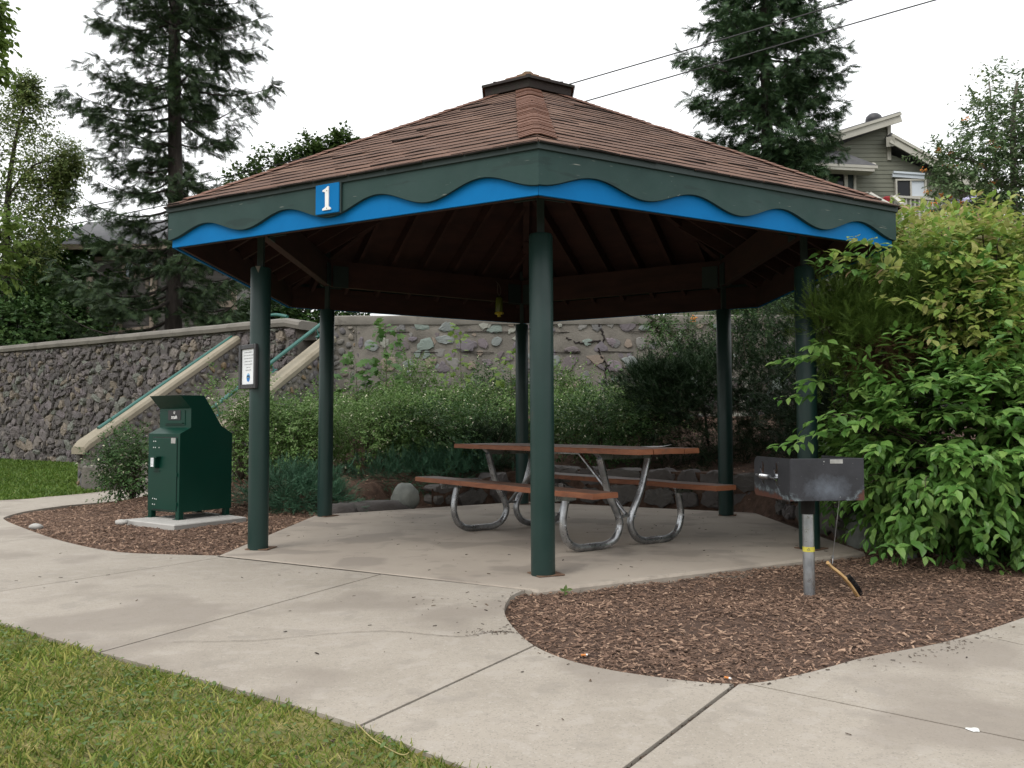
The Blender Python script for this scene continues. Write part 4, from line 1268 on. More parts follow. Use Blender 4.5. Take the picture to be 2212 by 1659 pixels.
c = gnd(1790, 1172); rock('boulder', 'squat pale boulder where the low wall ends behind the grill post', (2.99, 7.28, .04), (.15, .16, .24), ROCKG, seed=15, flat=.8)
c = gnd(1868, 1165); rock('boulder', 'dim grey boulder beneath the big leafy shrub', (c[0], c[1] + .1, .0), (.22, .18, .16), ST_L, seed=17)
c = gnd(1962, 1207, -.03); rock('rock', 'smooth pale pebble lying on mulch under the big leafy shrub', (c[0], c[1], -.02), (.065, .05, .04), ROCKG, seed=21, subdiv=2)
c = gnd(266, 1133, -.02); rock('rock', 'small white stone at the corner of the bin pad', (-4.08, 8.93, -.005), (.075, .05, .035), PADC, seed=22, subdiv=2)
c = gnd(64, 1143); rock('rock', 'small white stone near the rounded tip of the mulch bed', (-4.78, 8.58, -.01), (.07, .05, .035), PADC, seed=23, subdiv=2)
# ------------------------------------------------------------------ picnic table
TC, TYAW, TL, TS, E1, E2, BO, ZT_, ZS, HW = np.array([.458, 7.667]), .623, 2.60, .801, .199, .612, .788, .812, .50, .345
ta = np.array([math.sin(TYAW), -math.cos(TYAW), 0]); tb = np.array([math.cos(TYAW), math.sin(TYAW), 0]); TZ = np.array([0, 0, 1.])
tp3 = lambda u, v, z: np.array([*TC, .004]) + ta * u + tb * v + TZ * z
tab = thing('picnic_table', 'picnic table with red-brown boards on bent steel tube legs under the pavilion', 'picnic table', (*TC, 0))
def board(mb, u0, u1, v0, v1, z, th):
    n = 26; us = np.linspace(u0, u1, n)
    prof = [(v0, z - th), (v1, z - th), (v1, z - .008), (v1 - .008, z), (v0 + .008, z), (v0, z - .008)]
    V = []
    for k, u in enumerate(us):
        for v, zz in prof:
            e = .004 * mnoise.noise(Vector((u * 2.5, v * 9, zz * 3)))
            V.append(tp3(u + (.006 * mnoise.noise(Vector((v * 40, zz * 30, u))) if k in (0, n - 1) else 0), v + e * .8, zz + e))
    m = len(prof); idx = np.arange(n * m).reshape(n, m)
    q = np.stack([idx[:-1], np.roll(idx, -1, 1)[:-1], np.roll(idx, -1, 1)[1:], idx[1:]], -1)
    top = q[:, 4 if False else 3:4].reshape(-1, 4); rest = np.concatenate([q[:, :3], q[:, 4:]], 1).reshape(-1, 4)
    b = mb.n
    mb.add(np.array(V), rest, 0)
    mb.f.append((top + b, 1))
    mb.f.append((np.array([list(range(b, b + m))]), 0)); mb.f.append((np.array([list(range(b + (n - 1) * m, b + n * m))]), 0))
mb = MB(); k = 4; wv_ = 2 * HW / k
for i in range(k): board(mb, -TL / 2 + rng.normal(0, .004), TL / 2 + rng.normal(0, .004), -HW + i * wv_ + .003, -HW + (i + 1) * wv_ - .003, ZT_, .042)
mb.build('tabletop', [PLANK, PLANKT], tab, recalc=True)
for sgn in (-1, 1):
    mb = MB(); v0, v1 = (BO - .25, BO) if sgn > 0 else (-BO, -BO + .25)
    board(mb, -TL / 2, TL / 2, v0, v1, ZS, .042)
    mb.build('bench_seat', [PLANK, PLANKT], tab, recalc=True)
for end in (-1, 1):
    u = TS * end
    for sgn in (-1, 1):
        P = [tp3(u, sgn * .27, ZT_ - .085), tp3(u, sgn * .185, .46), tp3(u, sgn * .082, .27), tp3(u, sgn * .06, .17), tp3(u, sgn * .115, .075), tp3(u, sgn * .215, .034),
             tp3(u, sgn * .34, .031), tp3(u, sgn * .50, .034), tp3(u, sgn * .605, .085), tp3(u, sgn * .65, .175), tp3(u, sgn * .655, .27), tp3(u, sgn * .625, ZS - .085)]
        mb = MB(); mb.tube(smooth_path(P, 7), .030, 16)
        lg = mb.build('leg', STEEL, tab, auto=50)
        mb = MB()
        mb.beam(tp3(u + .035 * end, sgn * (BO - .235), ZS - .066), tp3(u + .035 * end, sgn * (BO - .015), ZS - .066), .006, .046)
        mb.beam(tp3(u + .035 * end, sgn * (BO - .235), ZS - .045), tp3(u + .035 * end, sgn * (BO - .015), ZS - .045), .05, .005)
        mb.build('seat_bracket', STEEL, lg)
        for vv, zz in ((.63, ZS - .10), (.655, .22), (.08, .245)):
            mb = MB(); mb.lathe(tp3(u + .03 * end, sgn * vv, zz), [(.009, 0), (.007, .008)], 8, axis=[tb, TZ, ta * end]); mb.build('bolt', GALV, lg)
    mb = MB(); mb.prism([(-.32, 0), (.32, 0), (.26, -.05), (-.26, -.05)], lambda x, y, t: tp3(u + t, x, ZT_ - .043 + y), -.032, .032); mb.build('crossbar', STEEL, tab, recalc=True)
    mb = MB(); mb.tube([tp3(u, 0.055, .25), tp3(u, -.055, .25)], .012, 8); mb.build('tie_bolt', STEEL, tab)
    mb = MB(); mb.tube([tp3(u * .99, .02 * end, .26), tp3(u * .28, 0, ZT_ - .06)], .0165, 10); mb.build('brace', STEEL, tab, auto=50)
mb = MB(); mb.box(tp3(0, 0, ZT_ - .052), (.09, HW * 1.7, .014), [ta, tb, TZ])
mb.box(tp3(0, 0, ZT_ - .066), (.5, .05, .012), [ta, tb, TZ]); mb.build('crossbar', STEEL, tab)
# chain round a far leg
mb = MB()
cc = tp3(-TS, .56, .06)
for k in range(16):
    a = k / 16 * 2 * np.pi
    p = cc + tb * .05 * math.cos(a) + TZ * .05 * math.sin(a) + ta * (.02 * math.sin(3 * a))
    t_ = nrm(-tb * math.sin(a) + TZ * math.cos(a)); b_ = nrm(np.cross(t_, ta)) if k % 2 else ta
    mb.tube([p + t_ * .013 * math.cos(q) + b_ * .007 * math.sin(q) for q in np.linspace(0, 2 * np.pi, 9)], .0025, 5, cap=False)
o = mb.build('chain', GALV); tag(o, 'short shiny chain wrapped round the far leg of the picnic table', 'chain')
# scrap of paper on the table
mb = MB(); V = []; n = 8
for i in range(n):
    for j in range(n):
        x, y = i / (n - 1), j / (n - 1)
        V.append(tp3(.78 + .24 * x, .17 + .16 * y, ZT_ + .004 + .03 * max(0, (x + y) / 2 - .62) ** 1.2 * 2 + .002 * math.sin(x * 7)))
idx = np.arange(n * n).reshape(n, n); q = np.stack([idx[:-1, :-1], idx[1:, :-1], idx[1:, 1:], idx[:-1, 1:]], -1).reshape(-1, 4)
V = np.array(V); mb.add(np.concatenate([V, V - [0, 0, .0012]]), np.concatenate([q, q[:, ::-1] + n * n]))
tag(mb.build('paper_sheet', WHITE, smooth=True), 'white sheet of paper with a curled corner lying on the picnic table', 'paper')

# ------------------------------------------------------------------ pedestal grill
def grill_mat():
    m, nt, p, L = _nt('grill_steel')
    t = noise_tex(nt, 7, 8, .65)
    base = ramp(nt, [(.017, .018, .022), (.029, .030, .036)], t.outputs[0], [.35, .65])
    tc = nt.nodes.new('ShaderNodeTexCoord'); sp = nt.nodes.new('ShaderNodeSeparateXYZ'); L.new(tc.outputs['Object'], sp.inputs[0])
    def math_(op, a, b=None, clamp=False):
        n = nt.nodes.new('ShaderNodeMath'); n.operation = op; n.use_clamp = clamp
        for s, v in zip(n.inputs, (a, b)):
            if v is None: continue
            if hasattr(v, 'is_output'): L.new(v, s)
            else: s.default_value = v
        return n.outputs[0]
    # rust along the lower rim, eaten up into the corners
    n2 = noise_tex(nt, 7, 7, .75)
    ax = math_('ABSOLUTE', sp.outputs[0])
    edge = math_('MULTIPLY', math_('SUBTRACT', ax, .085), .62, True)
    lvl = math_('ADD', math_('ADD', math_('MULTIPLY', sp.outputs[2], -1.0), edge), math_('MULTIPLY', math_('SUBTRACT', n2.outputs[0], .5), .22))
    rf = math_('MULTIPLY', math_('SUBTRACT', lvl, .168), 55, True)
    rust = ramp(nt, [(.05, .017, .011), (.085, .031, .019), (.03, .013, .01)], noise_tex(nt, 30, 5).outputs[0], [.3, .5, .7])
    # bleached heat patch on the broad plate
    dx = math_('MULTIPLY', math_('ADD', sp.outputs[0], -.03), 7.0); dz = math_('MULTIPLY', math_('ADD', sp.outputs[2], .055), 13.0)
    rr = math_('SQRT', math_('ADD', math_('MULTIPLY', dx, dx), math_('MULTIPLY', dz, dz)))
    n3 = noise_tex(nt, 26, 7, .75)
    pf = math_('MULTIPLY', math_('SUBTRACT', math_('ADD', 1.15, math_('MULTIPLY', math_('SUBTRACT', n3.outputs[0], .5), 1.6)), rr), .9, True)
    ash = mixc(nt, base, (.125, .145, .175), math_('MULTIPLY', pf, .75))
    hl = math_('MULTIPLY', math_('SUBTRACT', .02, math_('ABSOLUTE', math_('SUBTRACT', lvl, .158))), 38, True)
    ash = mixc(nt, ash, (.22, .27, .29), math_('MULTIPLY', hl, math_('MULTIPLY', math_('SUBTRACT', n3.outputs[0], .42), 6, True)))
    sc = noise_tex(nt, 45, 3)
    ash = mixc(nt, ash, (.42, .43, .42), ramp(nt, [(0, 0, 0), (.8, .8, .8)], sc.outputs[0], [.72, .75]))
    L.new(mixc(nt, ash, rust, rf), p.inputs['Base Color'])
    p.inputs['Roughness'].default_value = .5; p.inputs['Metallic'].default_value = .15
    bump(nt, p, noise_tex(nt, 60, 6, .7).outputs[0], .25, .003)
    return m


GRILLM = grill_mat()
SOOT = mat('soot', (.012, .011, .010), rough=.9, scale=20)
gx_ = nrm(np.array([.99, .12, 0])); gy_ = np.array([-gx_[1], gx_[0], 0])
GC = np.array([1.807, 5.225, 0.0])
gp = lambda x, y, z: GC + gx_ * x + gy_ * y + np.array([0, 0, z])
zb, zt2 = .556, .802
gr = thing('pedestal_grill', 'rusty black steel charcoal grill on a galvanised pipe post in the mulch', 'grill', (GC[0], GC[1], (zb + zt2) / 2))
W2, D2, T_ = .225, .255, .005
axg = [gx_, gy_, (0, 0, 1)]
mb = MB()
mb.box(gp(0, -D2, (zb + zt2) / 2), (2 * W2, T_, zt2 - zb), axg, bev=.002)         # broad plate facing the walk
mb.build('back_plate', GRILLM, gr)
mb = MB(); mb.box(gp(W2, 0, (zb + zt2) / 2), (T_, 2 * D2 - T_, zt2 - zb), axg); mb.build('side_plate', GRILLM, gr)
mb = MB(); mb.box(gp(0, 0, zb + .012), (2 * W2 - T_, 2 * D2 - T_, T_), axg); mb.build('firebox_floor', SOOT, gr)
# slotted side plate with a rounded top corner, built from an outline with two cut slots
bm = bmesh.new()
outer = [(-D2 + .0, zb), (D2 - .02, zb + .0), (D2, zb + .02), (D2, zt2 - .045), (D2 - .012, zt2 - .015), (D2 - .045, zt2), (-D2, zt2)]
def slot(y):
    return [(y - .032, zb + .062), (y - .030, zt2 - .05), (y - .012, zt2 - .03), (y + .008, zt2 - .03), (y + .008, zt2 - .075), (y + .026, zt2 - .06), (y + .03, zt2 - .075), (y + .008, zt2 - .11), (y + .008, zt2 - .128), (y + .024, zt2 - .115), (y + .03, zt2 - .13), (y + .022, zb + .092)]
loops = [outer, slot(-.062), slot(.135)]
edges = []
for lp_ in loops:
    vs = [bm.verts.new(gp(-W2, y, z) - ORG[gr]) for y, z in lp_]
    edges += [bm.edges.new((vs[i], vs[(i + 1) % len(vs)])) for i in range(len(vs))]
bmesh.ops.triangle_fill(bm, edges=edges, use_beauty=True)
kill = []
for f in bm.faces:
    c = f.calc_center_median(); cw = np.array(c) + ORG[gr] - GC
    pt = np.array([[cw @ gy_, cw[2]]])
    if inpoly(pt, slot(-.062))[0] or inpoly(pt, slot(.135))[0]: kill.append(f)
bmesh.ops.delete(bm, geom=kill, context='FACES')
ex_ = bmesh.ops.extrude_face_region(bm, geom=bm.faces[:])
for v in [g for g in ex_['geom'] if isinstance(g, bmesh.types.BMVert)]: v.co += Vector(gx_ * -T_)
bmesh.ops.recalc_face_normals(bm, faces=bm.faces)
me = bpy.data.meshes.new('slotted_plate'); bm.to_mesh(me); bm.free(); me.materials.append(GRILLM)
o = bpy.data.objects.new('slotted_plate', me); COL.objects.link(o); o.parent = gr; ORG[o] = ORG[gr]
mb = MB()
zg = zb + .125
for y in np.linspace(-.22, .22, 15): mb.tube([gp(-W2 + .02, y, zg), gp(W2 - .02, y, zg)], .006, 6)
for x in (-.19, .19): mb.tube([gp(x, -.23, zg - .01), gp(x, .23, zg - .01)], .008, 6)
mb.tube([gp(-W2 + .02, -.06, zg), gp(-W2 - .014, -.06, zg - .002)], .008, 8); mb.tube([gp(-W2 + .02, .165, zg), gp(-W2 - .014, .165, zg - .002)], .008, 8)
gt = mb.build('grate', STEEL, gr)
mb = MB(); mb.tube([gp(-W2 - .016, -.075, zg - .004), gp(-W2 - .016, .20, zg + .006)], .0065, 8)
hx = [gp(-W2 - .018, .0 + .13 * t, zg + .0) + gx_ * .012 * math.cos(t * 2 * np.pi * 15) + np.array([0, 0, .012 * math.sin(t * 2 * np.pi * 15)]) for t in np.linspace(0, 1, 200)]
mb.tube(hx, .0026, 5); mb.build('spring_handle', STEEL, gt)
mb = MB(); mb.box(gp(.055, -D2 - T_ * .75, zt2 - .017), (.078, .002, .024), axg); lb_ = mb.build('label_plate', TAGM, gr)
mb = MB(); mb.tube([gp(0, 0, -.12), gp(0, 0, .462)], .0345, 24); pst = mb.build('post', GALV, gr, auto=40)
mb = MB(); mb.tube([gp(0, 0, .455), gp(0, 0, zb + .012)], .042, 20); mb.build('collar', SOOT, gr, auto=40)
YEL = mat('yellow_band', [(.62, .55, .06), (.7, .63, .10)], rough=.5, scale=9)
mb = MB(); mb.tube([gp(0, 0, .228), gp(0, 0, .258)], .0353, 24, cap=False); bnd = mb.build('yellow_band', YEL, pst, auto=40)
mb = MB(); f_ = nrm(np.array([-.33, -1, 0])); s2 = np.array([-f_[1], f_[0], 0])
for x, z in ((-.006, .243), (.004, .246), (.006, .238), (-.003, .237), (.0, .249)): mb.box(gp(0, 0, z) + f_ * .0352 + s2 * x, (.006, .0012, .0035), [s2, f_, (0, 0, 1)])
mb.build('printed_mark', INK, bnd)
mb = MB(); mb.lathe(gp(0, 0, .438) + f_ * .033, [(.008, 0), (.006, .006)], 10, axis=[s2, (0, 0, 1), f_]); mb.build('bolt', STEEL, pst)
# ash residue along the top edge
# grill brush hung on a wire
w0 = gp(.075, -D2 + .01, zb + .01); w1 = at(1797, 1207, 5.05); b0 = at(1787, 1222, 5.05); b1 = gnd(1850, 1291, -.03)
br = thing('grill_brush', 'wooden handled scrubbing brush hung from the grill by a wire', 'brush', b0)
bd_ = nrm(b1 - b0); bu = nrm(np.array([.75, -.25, .65])); bu = nrm(bu - bd_ * (bu @ bd_)); bs_ = np.cross(bd_, bu); BL = np.linalg.norm(b1 - b0)
WOODL = mat('brush_wood', [(.33, .19, .075), (.46, .29, .125), (.54, .36, .17)], rough=.7, scale=14, bscale=90, bstr=.2)
mb = MB(); P = [b0 - bd_ * .012 + bu * .006] + [b0 + bd_ * BL * t + bu * (.018 * math.sin(t * 3.0)) for t in (.1, .3, .5, .7, .9, 1.0)]
pts = smooth_path(P, 5); n = len(pts); V = []
for i, p in enumerate(pts):
    t = i / (n - 1); wd_ = .014 + .006 * min(1, t * 1.5); th = .010 if t < .5 else .013
    for a in range(10):
        q = a / 10 * 2 * np.pi; V.append(p + bs_ * wd_ * math.cos(q) + bu * th * math.sin(q))
idx = np.arange(n * 10).reshape(n, 10)
mb.add(np.array(V), np.stack([idx[:-1], np.roll(idx, -1, 1)[:-1], np.roll(idx, -1, 1)[1:], idx[1:]], -1).reshape(-1, 4))
mb.f.append((np.array([list(range(10))]), 0)); mb.f.append((np.array([list(range(n * 10 - 10, n * 10))]), 0))
mb.build('handle', WOODL, br, auto=45, recalc=True)
mb = MB()
for t in np.linspace(.5, .99, 26):
    for s in (-.012, -.004, .004, .012):
        p = b0 + bd_ * BL * t + bu * (.018 * math.sin(t * 3.0) + .010) + bs_ * s
        mb.tube([p, p + bu * .027 + bd_ * rng.normal(0, .003)], [.0026, .0016], 4)
mb.build('bristles', BINBLK, br)
mb = MB(); mb.tube([w0, w0 * .6 + w1 * .4 + [.001, 0, 0], w1], .0019, 6)
for q0 in (0, 1):
    mb.tube([w1 + (b0 + bd_ * .02 - w1) * t + (1 if q0 else -1) * bs_ * .016 * math.sin(t * np.pi) for t in np.linspace(0, 1, 9)], .0024, 6)
mb.tube([w1 + np.array([.007 * math.cos(t * 25), .007 * math.sin(t * 25), .018 * t - .006]) for t in np.linspace(0, 1, 40)], .0018, 5)
mb.build('wire', STEEL, br)

# ------------------------------------------------------------------ bear-proof litter bin
B0 = np.array([-3.505, 8.985, .012]); fS = np.array([.56, .83, 0]); fF = np.array([-.83, .56, 0]); fS = nrm(fS); fF = nrm(fF)
bp = lambda s, wv, z: B0 + fS * s + fF * wv + np.array([0, 0, z])
BW, BD = .56, .65
tb_ = thing('trash_bin', 'tall dark green steel trash bin with hooded slanting top on a pad', 'bin', (*(B0 + fS * BD / 2 + fF * BW / 2)[:2], .03))
prof = [(0, .075), (0, .905), (.13, .972), (.13, 1.175), (.0, 1.315), (.29, 1.318), (.52, .985), (.66, .905), (.66, .075)]
def bprism(mb, pr, w0_, w1_, mi=0): return mb.prism(pr, lambda x, y, t: bp(x, t, y), w0_, w1_, mi)
mb = MB(); bprism(mb, prof, .003, BW - .003); bprism(mb, [(s * 1.0, z) for s, z in prof], -.000, .0025); bprism(mb, prof, BW - .0025, BW)
bod = mb.build('body', BIN, tb_, recalc=True)
bv = bod.modifiers.new('edge', 'BEVEL'); bv.width = .006; bv.segments = 2; bv.limit_method = 'ANGLE'; bv.angle_limit = R(25)
for s in (.03, BD - .035):
    for wv in (.035, BW - .035):
        mb = MB(); mb.box(bp(s, wv, .042), (.06, .06, .085), [fS, fF, (0, 0, 1)], bev=.004); mb.box(bp(s, wv, .004), (.1, .1, .006), [fS, fF, (0, 0, 1)]); mb.build('foot', BIN, tb_)
fn = -fS; frt = -fF                                         # front faces out along fn; right-hand side along frt
def fr(x, z, d=0.0): return bp(-d, BW - x, z)               # x from the left edge of the front
mb = MB(); mb.box(fr(.30, .475, .004), (.43, .008, .765), [frt, fn, (0, 0, 1)], bev=.003); dr_ = mb.build('door', BIN, tb_)
mb = MB()
for x in (.083, .517): mb.box(fr(x, .475, .001), (.006, .003, .775), [frt, fn, (0, 0, 1)])
for z in (.866, .088): mb.box(fr(.30, z, .001), (.438, .003, .006), [frt, fn, (0, 0, 1)])
mb.build('door_gap', BINBLK, tb_)
mb = MB()
for x, z in ((.108, .822), (.141, .822), (.105, .755), (.139, .755), (.205, .755), (.105, .205), (.14, .203), (.168, .2), (.103, .145), (.136, .142)):
    mb = MB(); mb.lathe(fr(x, z, .008), [(.0075, 0), (.006, .004), (.002, .005)], 10, axis=[frt, (0, 0, 1), fn]); mb.build('rivet', RIVET, dr_)
mb = MB(); mb.box(fr(.455, .832, .009), (.078, .002, .058), [frt, fn, (0, 0, 1)]); mb.build('maker_plate', TAGM, dr_)
mb = MB(); mb.box(fr(.165, .60, .032), (.085, .055, .125), [frt, fn, (0, 0, 1)], bev=.004); mb.box(fr(.18, .655, .034), (.125, .062, .012), [frt, fn, (0, 0, 1)]); lt = mb.build('latch_box', BIN, tb_)
mb = MB(); mb.box(fr(.160, .60, .0605), (.05, .002, .098), [frt, fn, (0, 0, 1)]); stk = mb.build('latch_sticker', PAPER, lt)
mb = MB()
for k in range(5): mb.box(fr(.160, .632 - .014 * k, .0618), (.034 - .006 * (k % 3), .0008, .004), [frt, fn, (0, 0, 1)])
mb.build('printed_lines', INK, stk)
mb = MB(); mb.box(fr(.17, .505, .012), (.12, .01, .008), [frt, fn, (0, 0, 1)]); mb.build('door_pull', BIN, tb_)
mb = MB()
for z in (.47, .16): mb.tube([fr(.522, z - .02, .006), fr(.522, z + .02, .006)], .009, 10)
mb.build('hinge', BIN, dr_)
# chute on the neck
nf = lambda x, z, d=0.0: bp(.13 - d, BW - x, z)
mb = MB(); mb.box(nf(.28, 1.075, .003), (.36, .006, .165), [frt, fn, (0, 0, 1)], bev=.002); ch = mb.build('chute_flap', BIN, tb_)
mb = MB(); mb.box(nf(.28, 1.018, .014), (.32, .02, .007), [frt, fn, (0, 0, 1)]); mb.build('flap_lip', BIN, ch)
mb = MB(); mb.box(nf(.275, 1.105, .008), (.225, .003, .108), [frt, fn, (0, 0, 1)]); sgn_ = mb.build('trash_sign', BINBLK, tb_)
text_mesh('trash', .056, WHITE, 'sign_lettering', sgn_, nf(.275, 1.083, .0101), frt, (0, 0, 1), fn, off=.0011, sx=.92)
mb = MB(); c_ = nf(.275, 1.133, .0101)
for rr_, t0, t1 in ((.0155, 0, 2 * np.pi),):
    V = []
    for q in np.linspace(t0, t1, 33):
        for r_ in (rr_, rr_ - .0028): V.append(c_ + frt * r_ * math.cos(q) + np.array([0, 0, r_ * math.sin(q)]))
    mb.add(np.array(V), [(2 * i, 2 * i + 1, 2 * i + 3, 2 * i + 2) for i in range(32)])
mb.add([c_ + frt * x + np.array([0, 0, z]) for x, z in ((-.006, .006), (.006, .006), (.0045, -.009), (-.0045, -.009))], [(0, 1, 2, 3)])
mb.build('sign_symbol', WHITE, sgn_)
# concrete pad under the bin
pc = [(-4.125, 9.07), (-3.37, 8.53), (-2.885, 9.28), (-3.50, 9.80)]
mb = MB(); V = [(x, y, -.10) for x, y in pc] + [(x, y, .002) for x, y in pc] + [(-3.47 + (x + 3.47) * .975, 9.17 + (y - 9.17) * .975, .012) for x, y in pc]
mb.add(V, [(0, 1, 5, 4), (1, 2, 6, 5), (2, 3, 7, 6), (3, 0, 4, 7), (4, 5, 9, 8), (5, 6, 10, 9), (6, 7, 11, 10), (7, 4, 8, 11), (8, 9, 10, 11)])
tag(mb.build('concrete_pad', PADC, recalc=True), 'square concrete pad set in mulch under the green trash bin', 'pad')

# litter: two cigarette ends on the edge of the mulch
CIGO = mat('filter_orange', (.55, .20, .05), rough=.8, scale=30)
for k, (px, py, ya, lb2) in enumerate(((1480 / 1.1754, 1666 / 1.1754, .1, 'orange cigarette end on the left edge of the big mulch bed'), (1844 / 1.1754, 1727 / 1.1754, -.9, 'orange cigarette end by the mulch tip where two joints meet'))):
    c = gnd(px, py, -.0); c[2] = .006
    if k == 0: c = np.array([c[0], c[1], .004])
    d = np.array([math.cos(ya), math.sin(ya), .05])
    cg = thing('cigarette_end', lb2, 'cigarette end', c, 'cigarette ends')
    mb = MB(); mb.tube([c - d * .013, c + d * .008], .0042, 10); mb.build('filter', CIGO, cg, auto=40)
    mb = MB(); mb.tube([c + d * .0081, c + d * .016], .004, 10); mb.build('paper_end', WHITE, cg, auto=40)
# bird dropping on the walk
BIRDW = mat('chalk_white', (.72, .73, .70), rough=.9)
mb = MB(); c = gnd(2100, 1578); 
V = [(c[0] + .018 * math.cos(t) * (1 + .3 * math.sin(3 * t)), c[1] + .027 * math.sin(t) * (1 + .4 * math.cos(2 * t)), -.0035) for t in np.linspace(0, 2 * np.pi, 25)[:-1]]
mb.add(V, [tuple(range(24))]); tag(mb.build('paint_splash', BIRDW), 'small chalky white splash on the concrete at lower right', 'splash')
# dry grass stalk fallen on the walk edge
mb = MB(); P = [gnd(x, y, .006) for x, y in ((770, 1563), (805, 1597), (860, 1628), (880, 1625))]
mb.tube(smooth_path(P, 6), .0018, 5); tag(mb.build('dry_stalk', STRAW), 'long pale dry grass stalk lying across the edge of the walk', 'stalk')
# sprout by the slab edge
mb = MB(); c = gnd(1218, 1288, -.03)
scatter(mb, T_OVAL, np.array([c + [0, 0, .02], c + [0, 0, .03], c + [.01, 0, .035], c + [0, 0, .015]]), [[.2, 0, 1], [-.8, -.2, .4], [.9, -.2, .2], [.3, -.8, .2]], [[0, -1, .2]] * 4, [.05, .035, .04, .04])
mb.tube([c, c + [0, 0, .03]], .002, 5)
tag(mb.build('seedling', WEED), 'tiny green seedling sprouting beside the front edge of the floor', 'plant')
# overhead wires
def wire(label, pts, Ys, sag):
    A = [at(x, y, Y) for (x, y), Y in zip(pts, Ys)]
    mb = MB(); P = np.array(A); T = np.linspace(0, 1, 40)
    # a single hanging span fitted through the sight lines
    t = np.array([0, .5, 1]); Q = np.array([np.interp(T, np.linspace(0, 1, len(P)), P[:, k]) for k in range(3)]).T
    mb.tube(smooth_path(P, 14), .016, 5)
    return tag(mb.build('power_line', WIRE), label, 'power line', 'power lines')
wire('upper thin power line crossing the sky behind the pavilion roof', [(2300, -158), (1853, 0), (1230, 183), (800, 303), (425, 394), (110, 456), (-150, 500)], [16, 17.5, 20, 22, 24, 26, 28], 0)
wire('lower thin power line crossing the sky behind the pavilion roof', [(2400, -92), (2037, 0), (1265, 220), (800, 345), (300, 452), (110, 488), (-150, 530)], [16.3, 17.5, 20.2, 22, 24.6, 26, 28], 0)
# ------------------------------------------------------------------ vegetation
SPRUCE = leafmat('spruce_needles', [(0.0253, 0.0483, 0.0242), (0.0391, 0.069, 0.0308), (0.0552, 0.092, 0.0385), (0.0747, 0.115, 0.0462)], trans=.12, rough=.55, nscale=.5, dark=.6)
SPRUCE2 = leafmat('fir_needles', [(0.03, 0.066, 0.033), (0.0475, 0.0936, 0.0418), (0.0688, 0.126, 0.0528), (0.0938, 0.156, 0.0616)], trans=.12, rough=.55, nscale=.5, dark=.6)
BIRCH = leafmat('birch_leaf', [(0.0926, 0.1455, 0.0363), (0.1388, 0.1984, 0.0508), (0.1851, 0.2446, 0.0726), (0.2777, 0.3042, 0.1029)], trans=.35, nscale=.6, dark=.65)
LINDEN = leafmat('broad_leaf_near', [(.09, .15, .03), (.13, .20, .04), (.17, .24, .055)], trans=.45, nscale=1.5, dark=.75)
LINDD = leafmat('field_leaf', [(0.048, 0.09, 0.022), (0.066, 0.114, 0.0275), (0.096, 0.15, 0.0385)], trans=.3, nscale=.6, dark=.65)
HEDGE = leafmat('hedge_leaf', [(0.0375, 0.087, 0.0252), (0.06, 0.1189, 0.0336), (0.09, 0.1595, 0.0448)], trans=.2, nscale=.7, dark=.6)
HEDGE2 = leafmat('bright_hedge_leaf', [(0.0455, 0.1125, 0.0192), (0.065, 0.1438, 0.0264), (0.091, 0.1812, 0.036)], trans=.3, nscale=.7, dark=.65)
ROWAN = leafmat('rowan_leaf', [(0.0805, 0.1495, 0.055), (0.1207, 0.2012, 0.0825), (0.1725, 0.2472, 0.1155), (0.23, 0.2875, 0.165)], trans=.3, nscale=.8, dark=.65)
ROWAND = leafmat('shaded_rowan_leaf', [(0.0517, 0.1092, 0.033), (0.0747, 0.1437, 0.044), (0.1035, 0.184, 0.0572)], trans=.3, nscale=.8, dark=.65)  # darker copy of the rowan leaf, shade put into the colour
BERRY = mat('orange_berry', (.55, .20, .03), rough=.4, scale=20, isl=[(.50, .22, .03), (.60, .16, .02), (.55, .30, .06)], islfac=.8)
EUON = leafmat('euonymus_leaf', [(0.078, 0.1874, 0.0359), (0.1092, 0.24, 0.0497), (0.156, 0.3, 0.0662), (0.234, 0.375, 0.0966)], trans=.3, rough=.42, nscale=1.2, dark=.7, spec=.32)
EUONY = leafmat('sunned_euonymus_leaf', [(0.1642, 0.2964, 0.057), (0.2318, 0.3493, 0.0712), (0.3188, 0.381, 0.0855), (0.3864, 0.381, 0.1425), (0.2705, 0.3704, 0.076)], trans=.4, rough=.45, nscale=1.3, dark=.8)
EUONT = leafmat('tip_leaf', [(.46, .34, .18), (.40, .38, .14), (.46, .30, .21), (.36, .41, .13)], trans=.4, rough=.5, nscale=1.3, dark=.85)
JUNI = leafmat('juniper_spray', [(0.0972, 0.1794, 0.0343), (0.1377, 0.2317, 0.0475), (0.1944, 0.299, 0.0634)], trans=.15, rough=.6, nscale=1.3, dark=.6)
JUNID = leafmat('shaded_juniper_spray', [(0.011, 0.028, 0.0099), (0.0165, 0.0392, 0.0132), (0.0242, 0.0504, 0.0154)], trans=.1, rough=.7, nscale=1.3, dark=.6)  # juniper green darkened, its deep shade painted into the colour
JUNIB = leafmat('blue_juniper_spray', [(0.042, 0.119, 0.0688), (0.063, 0.154, 0.0875), (0.098, 0.196, 0.1125)], trans=.12, rough=.6, nscale=1.6, dark=.65)
DEADJ = leafmat('dead_juniper_spray', [(.15, .075, .045), (.20, .11, .07), (.10, .055, .03)], trans=.15, rough=.8, nscale=3)
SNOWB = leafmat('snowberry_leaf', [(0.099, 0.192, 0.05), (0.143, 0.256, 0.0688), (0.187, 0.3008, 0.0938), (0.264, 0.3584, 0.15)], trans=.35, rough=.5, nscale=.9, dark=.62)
SNOWD = leafmat('dark_shrub_leaf', [(0.052, 0.112, 0.039), (0.078, 0.154, 0.0494), (0.1105, 0.196, 0.065)], trans=.3, rough=.45, nscale=.9, dark=.6)
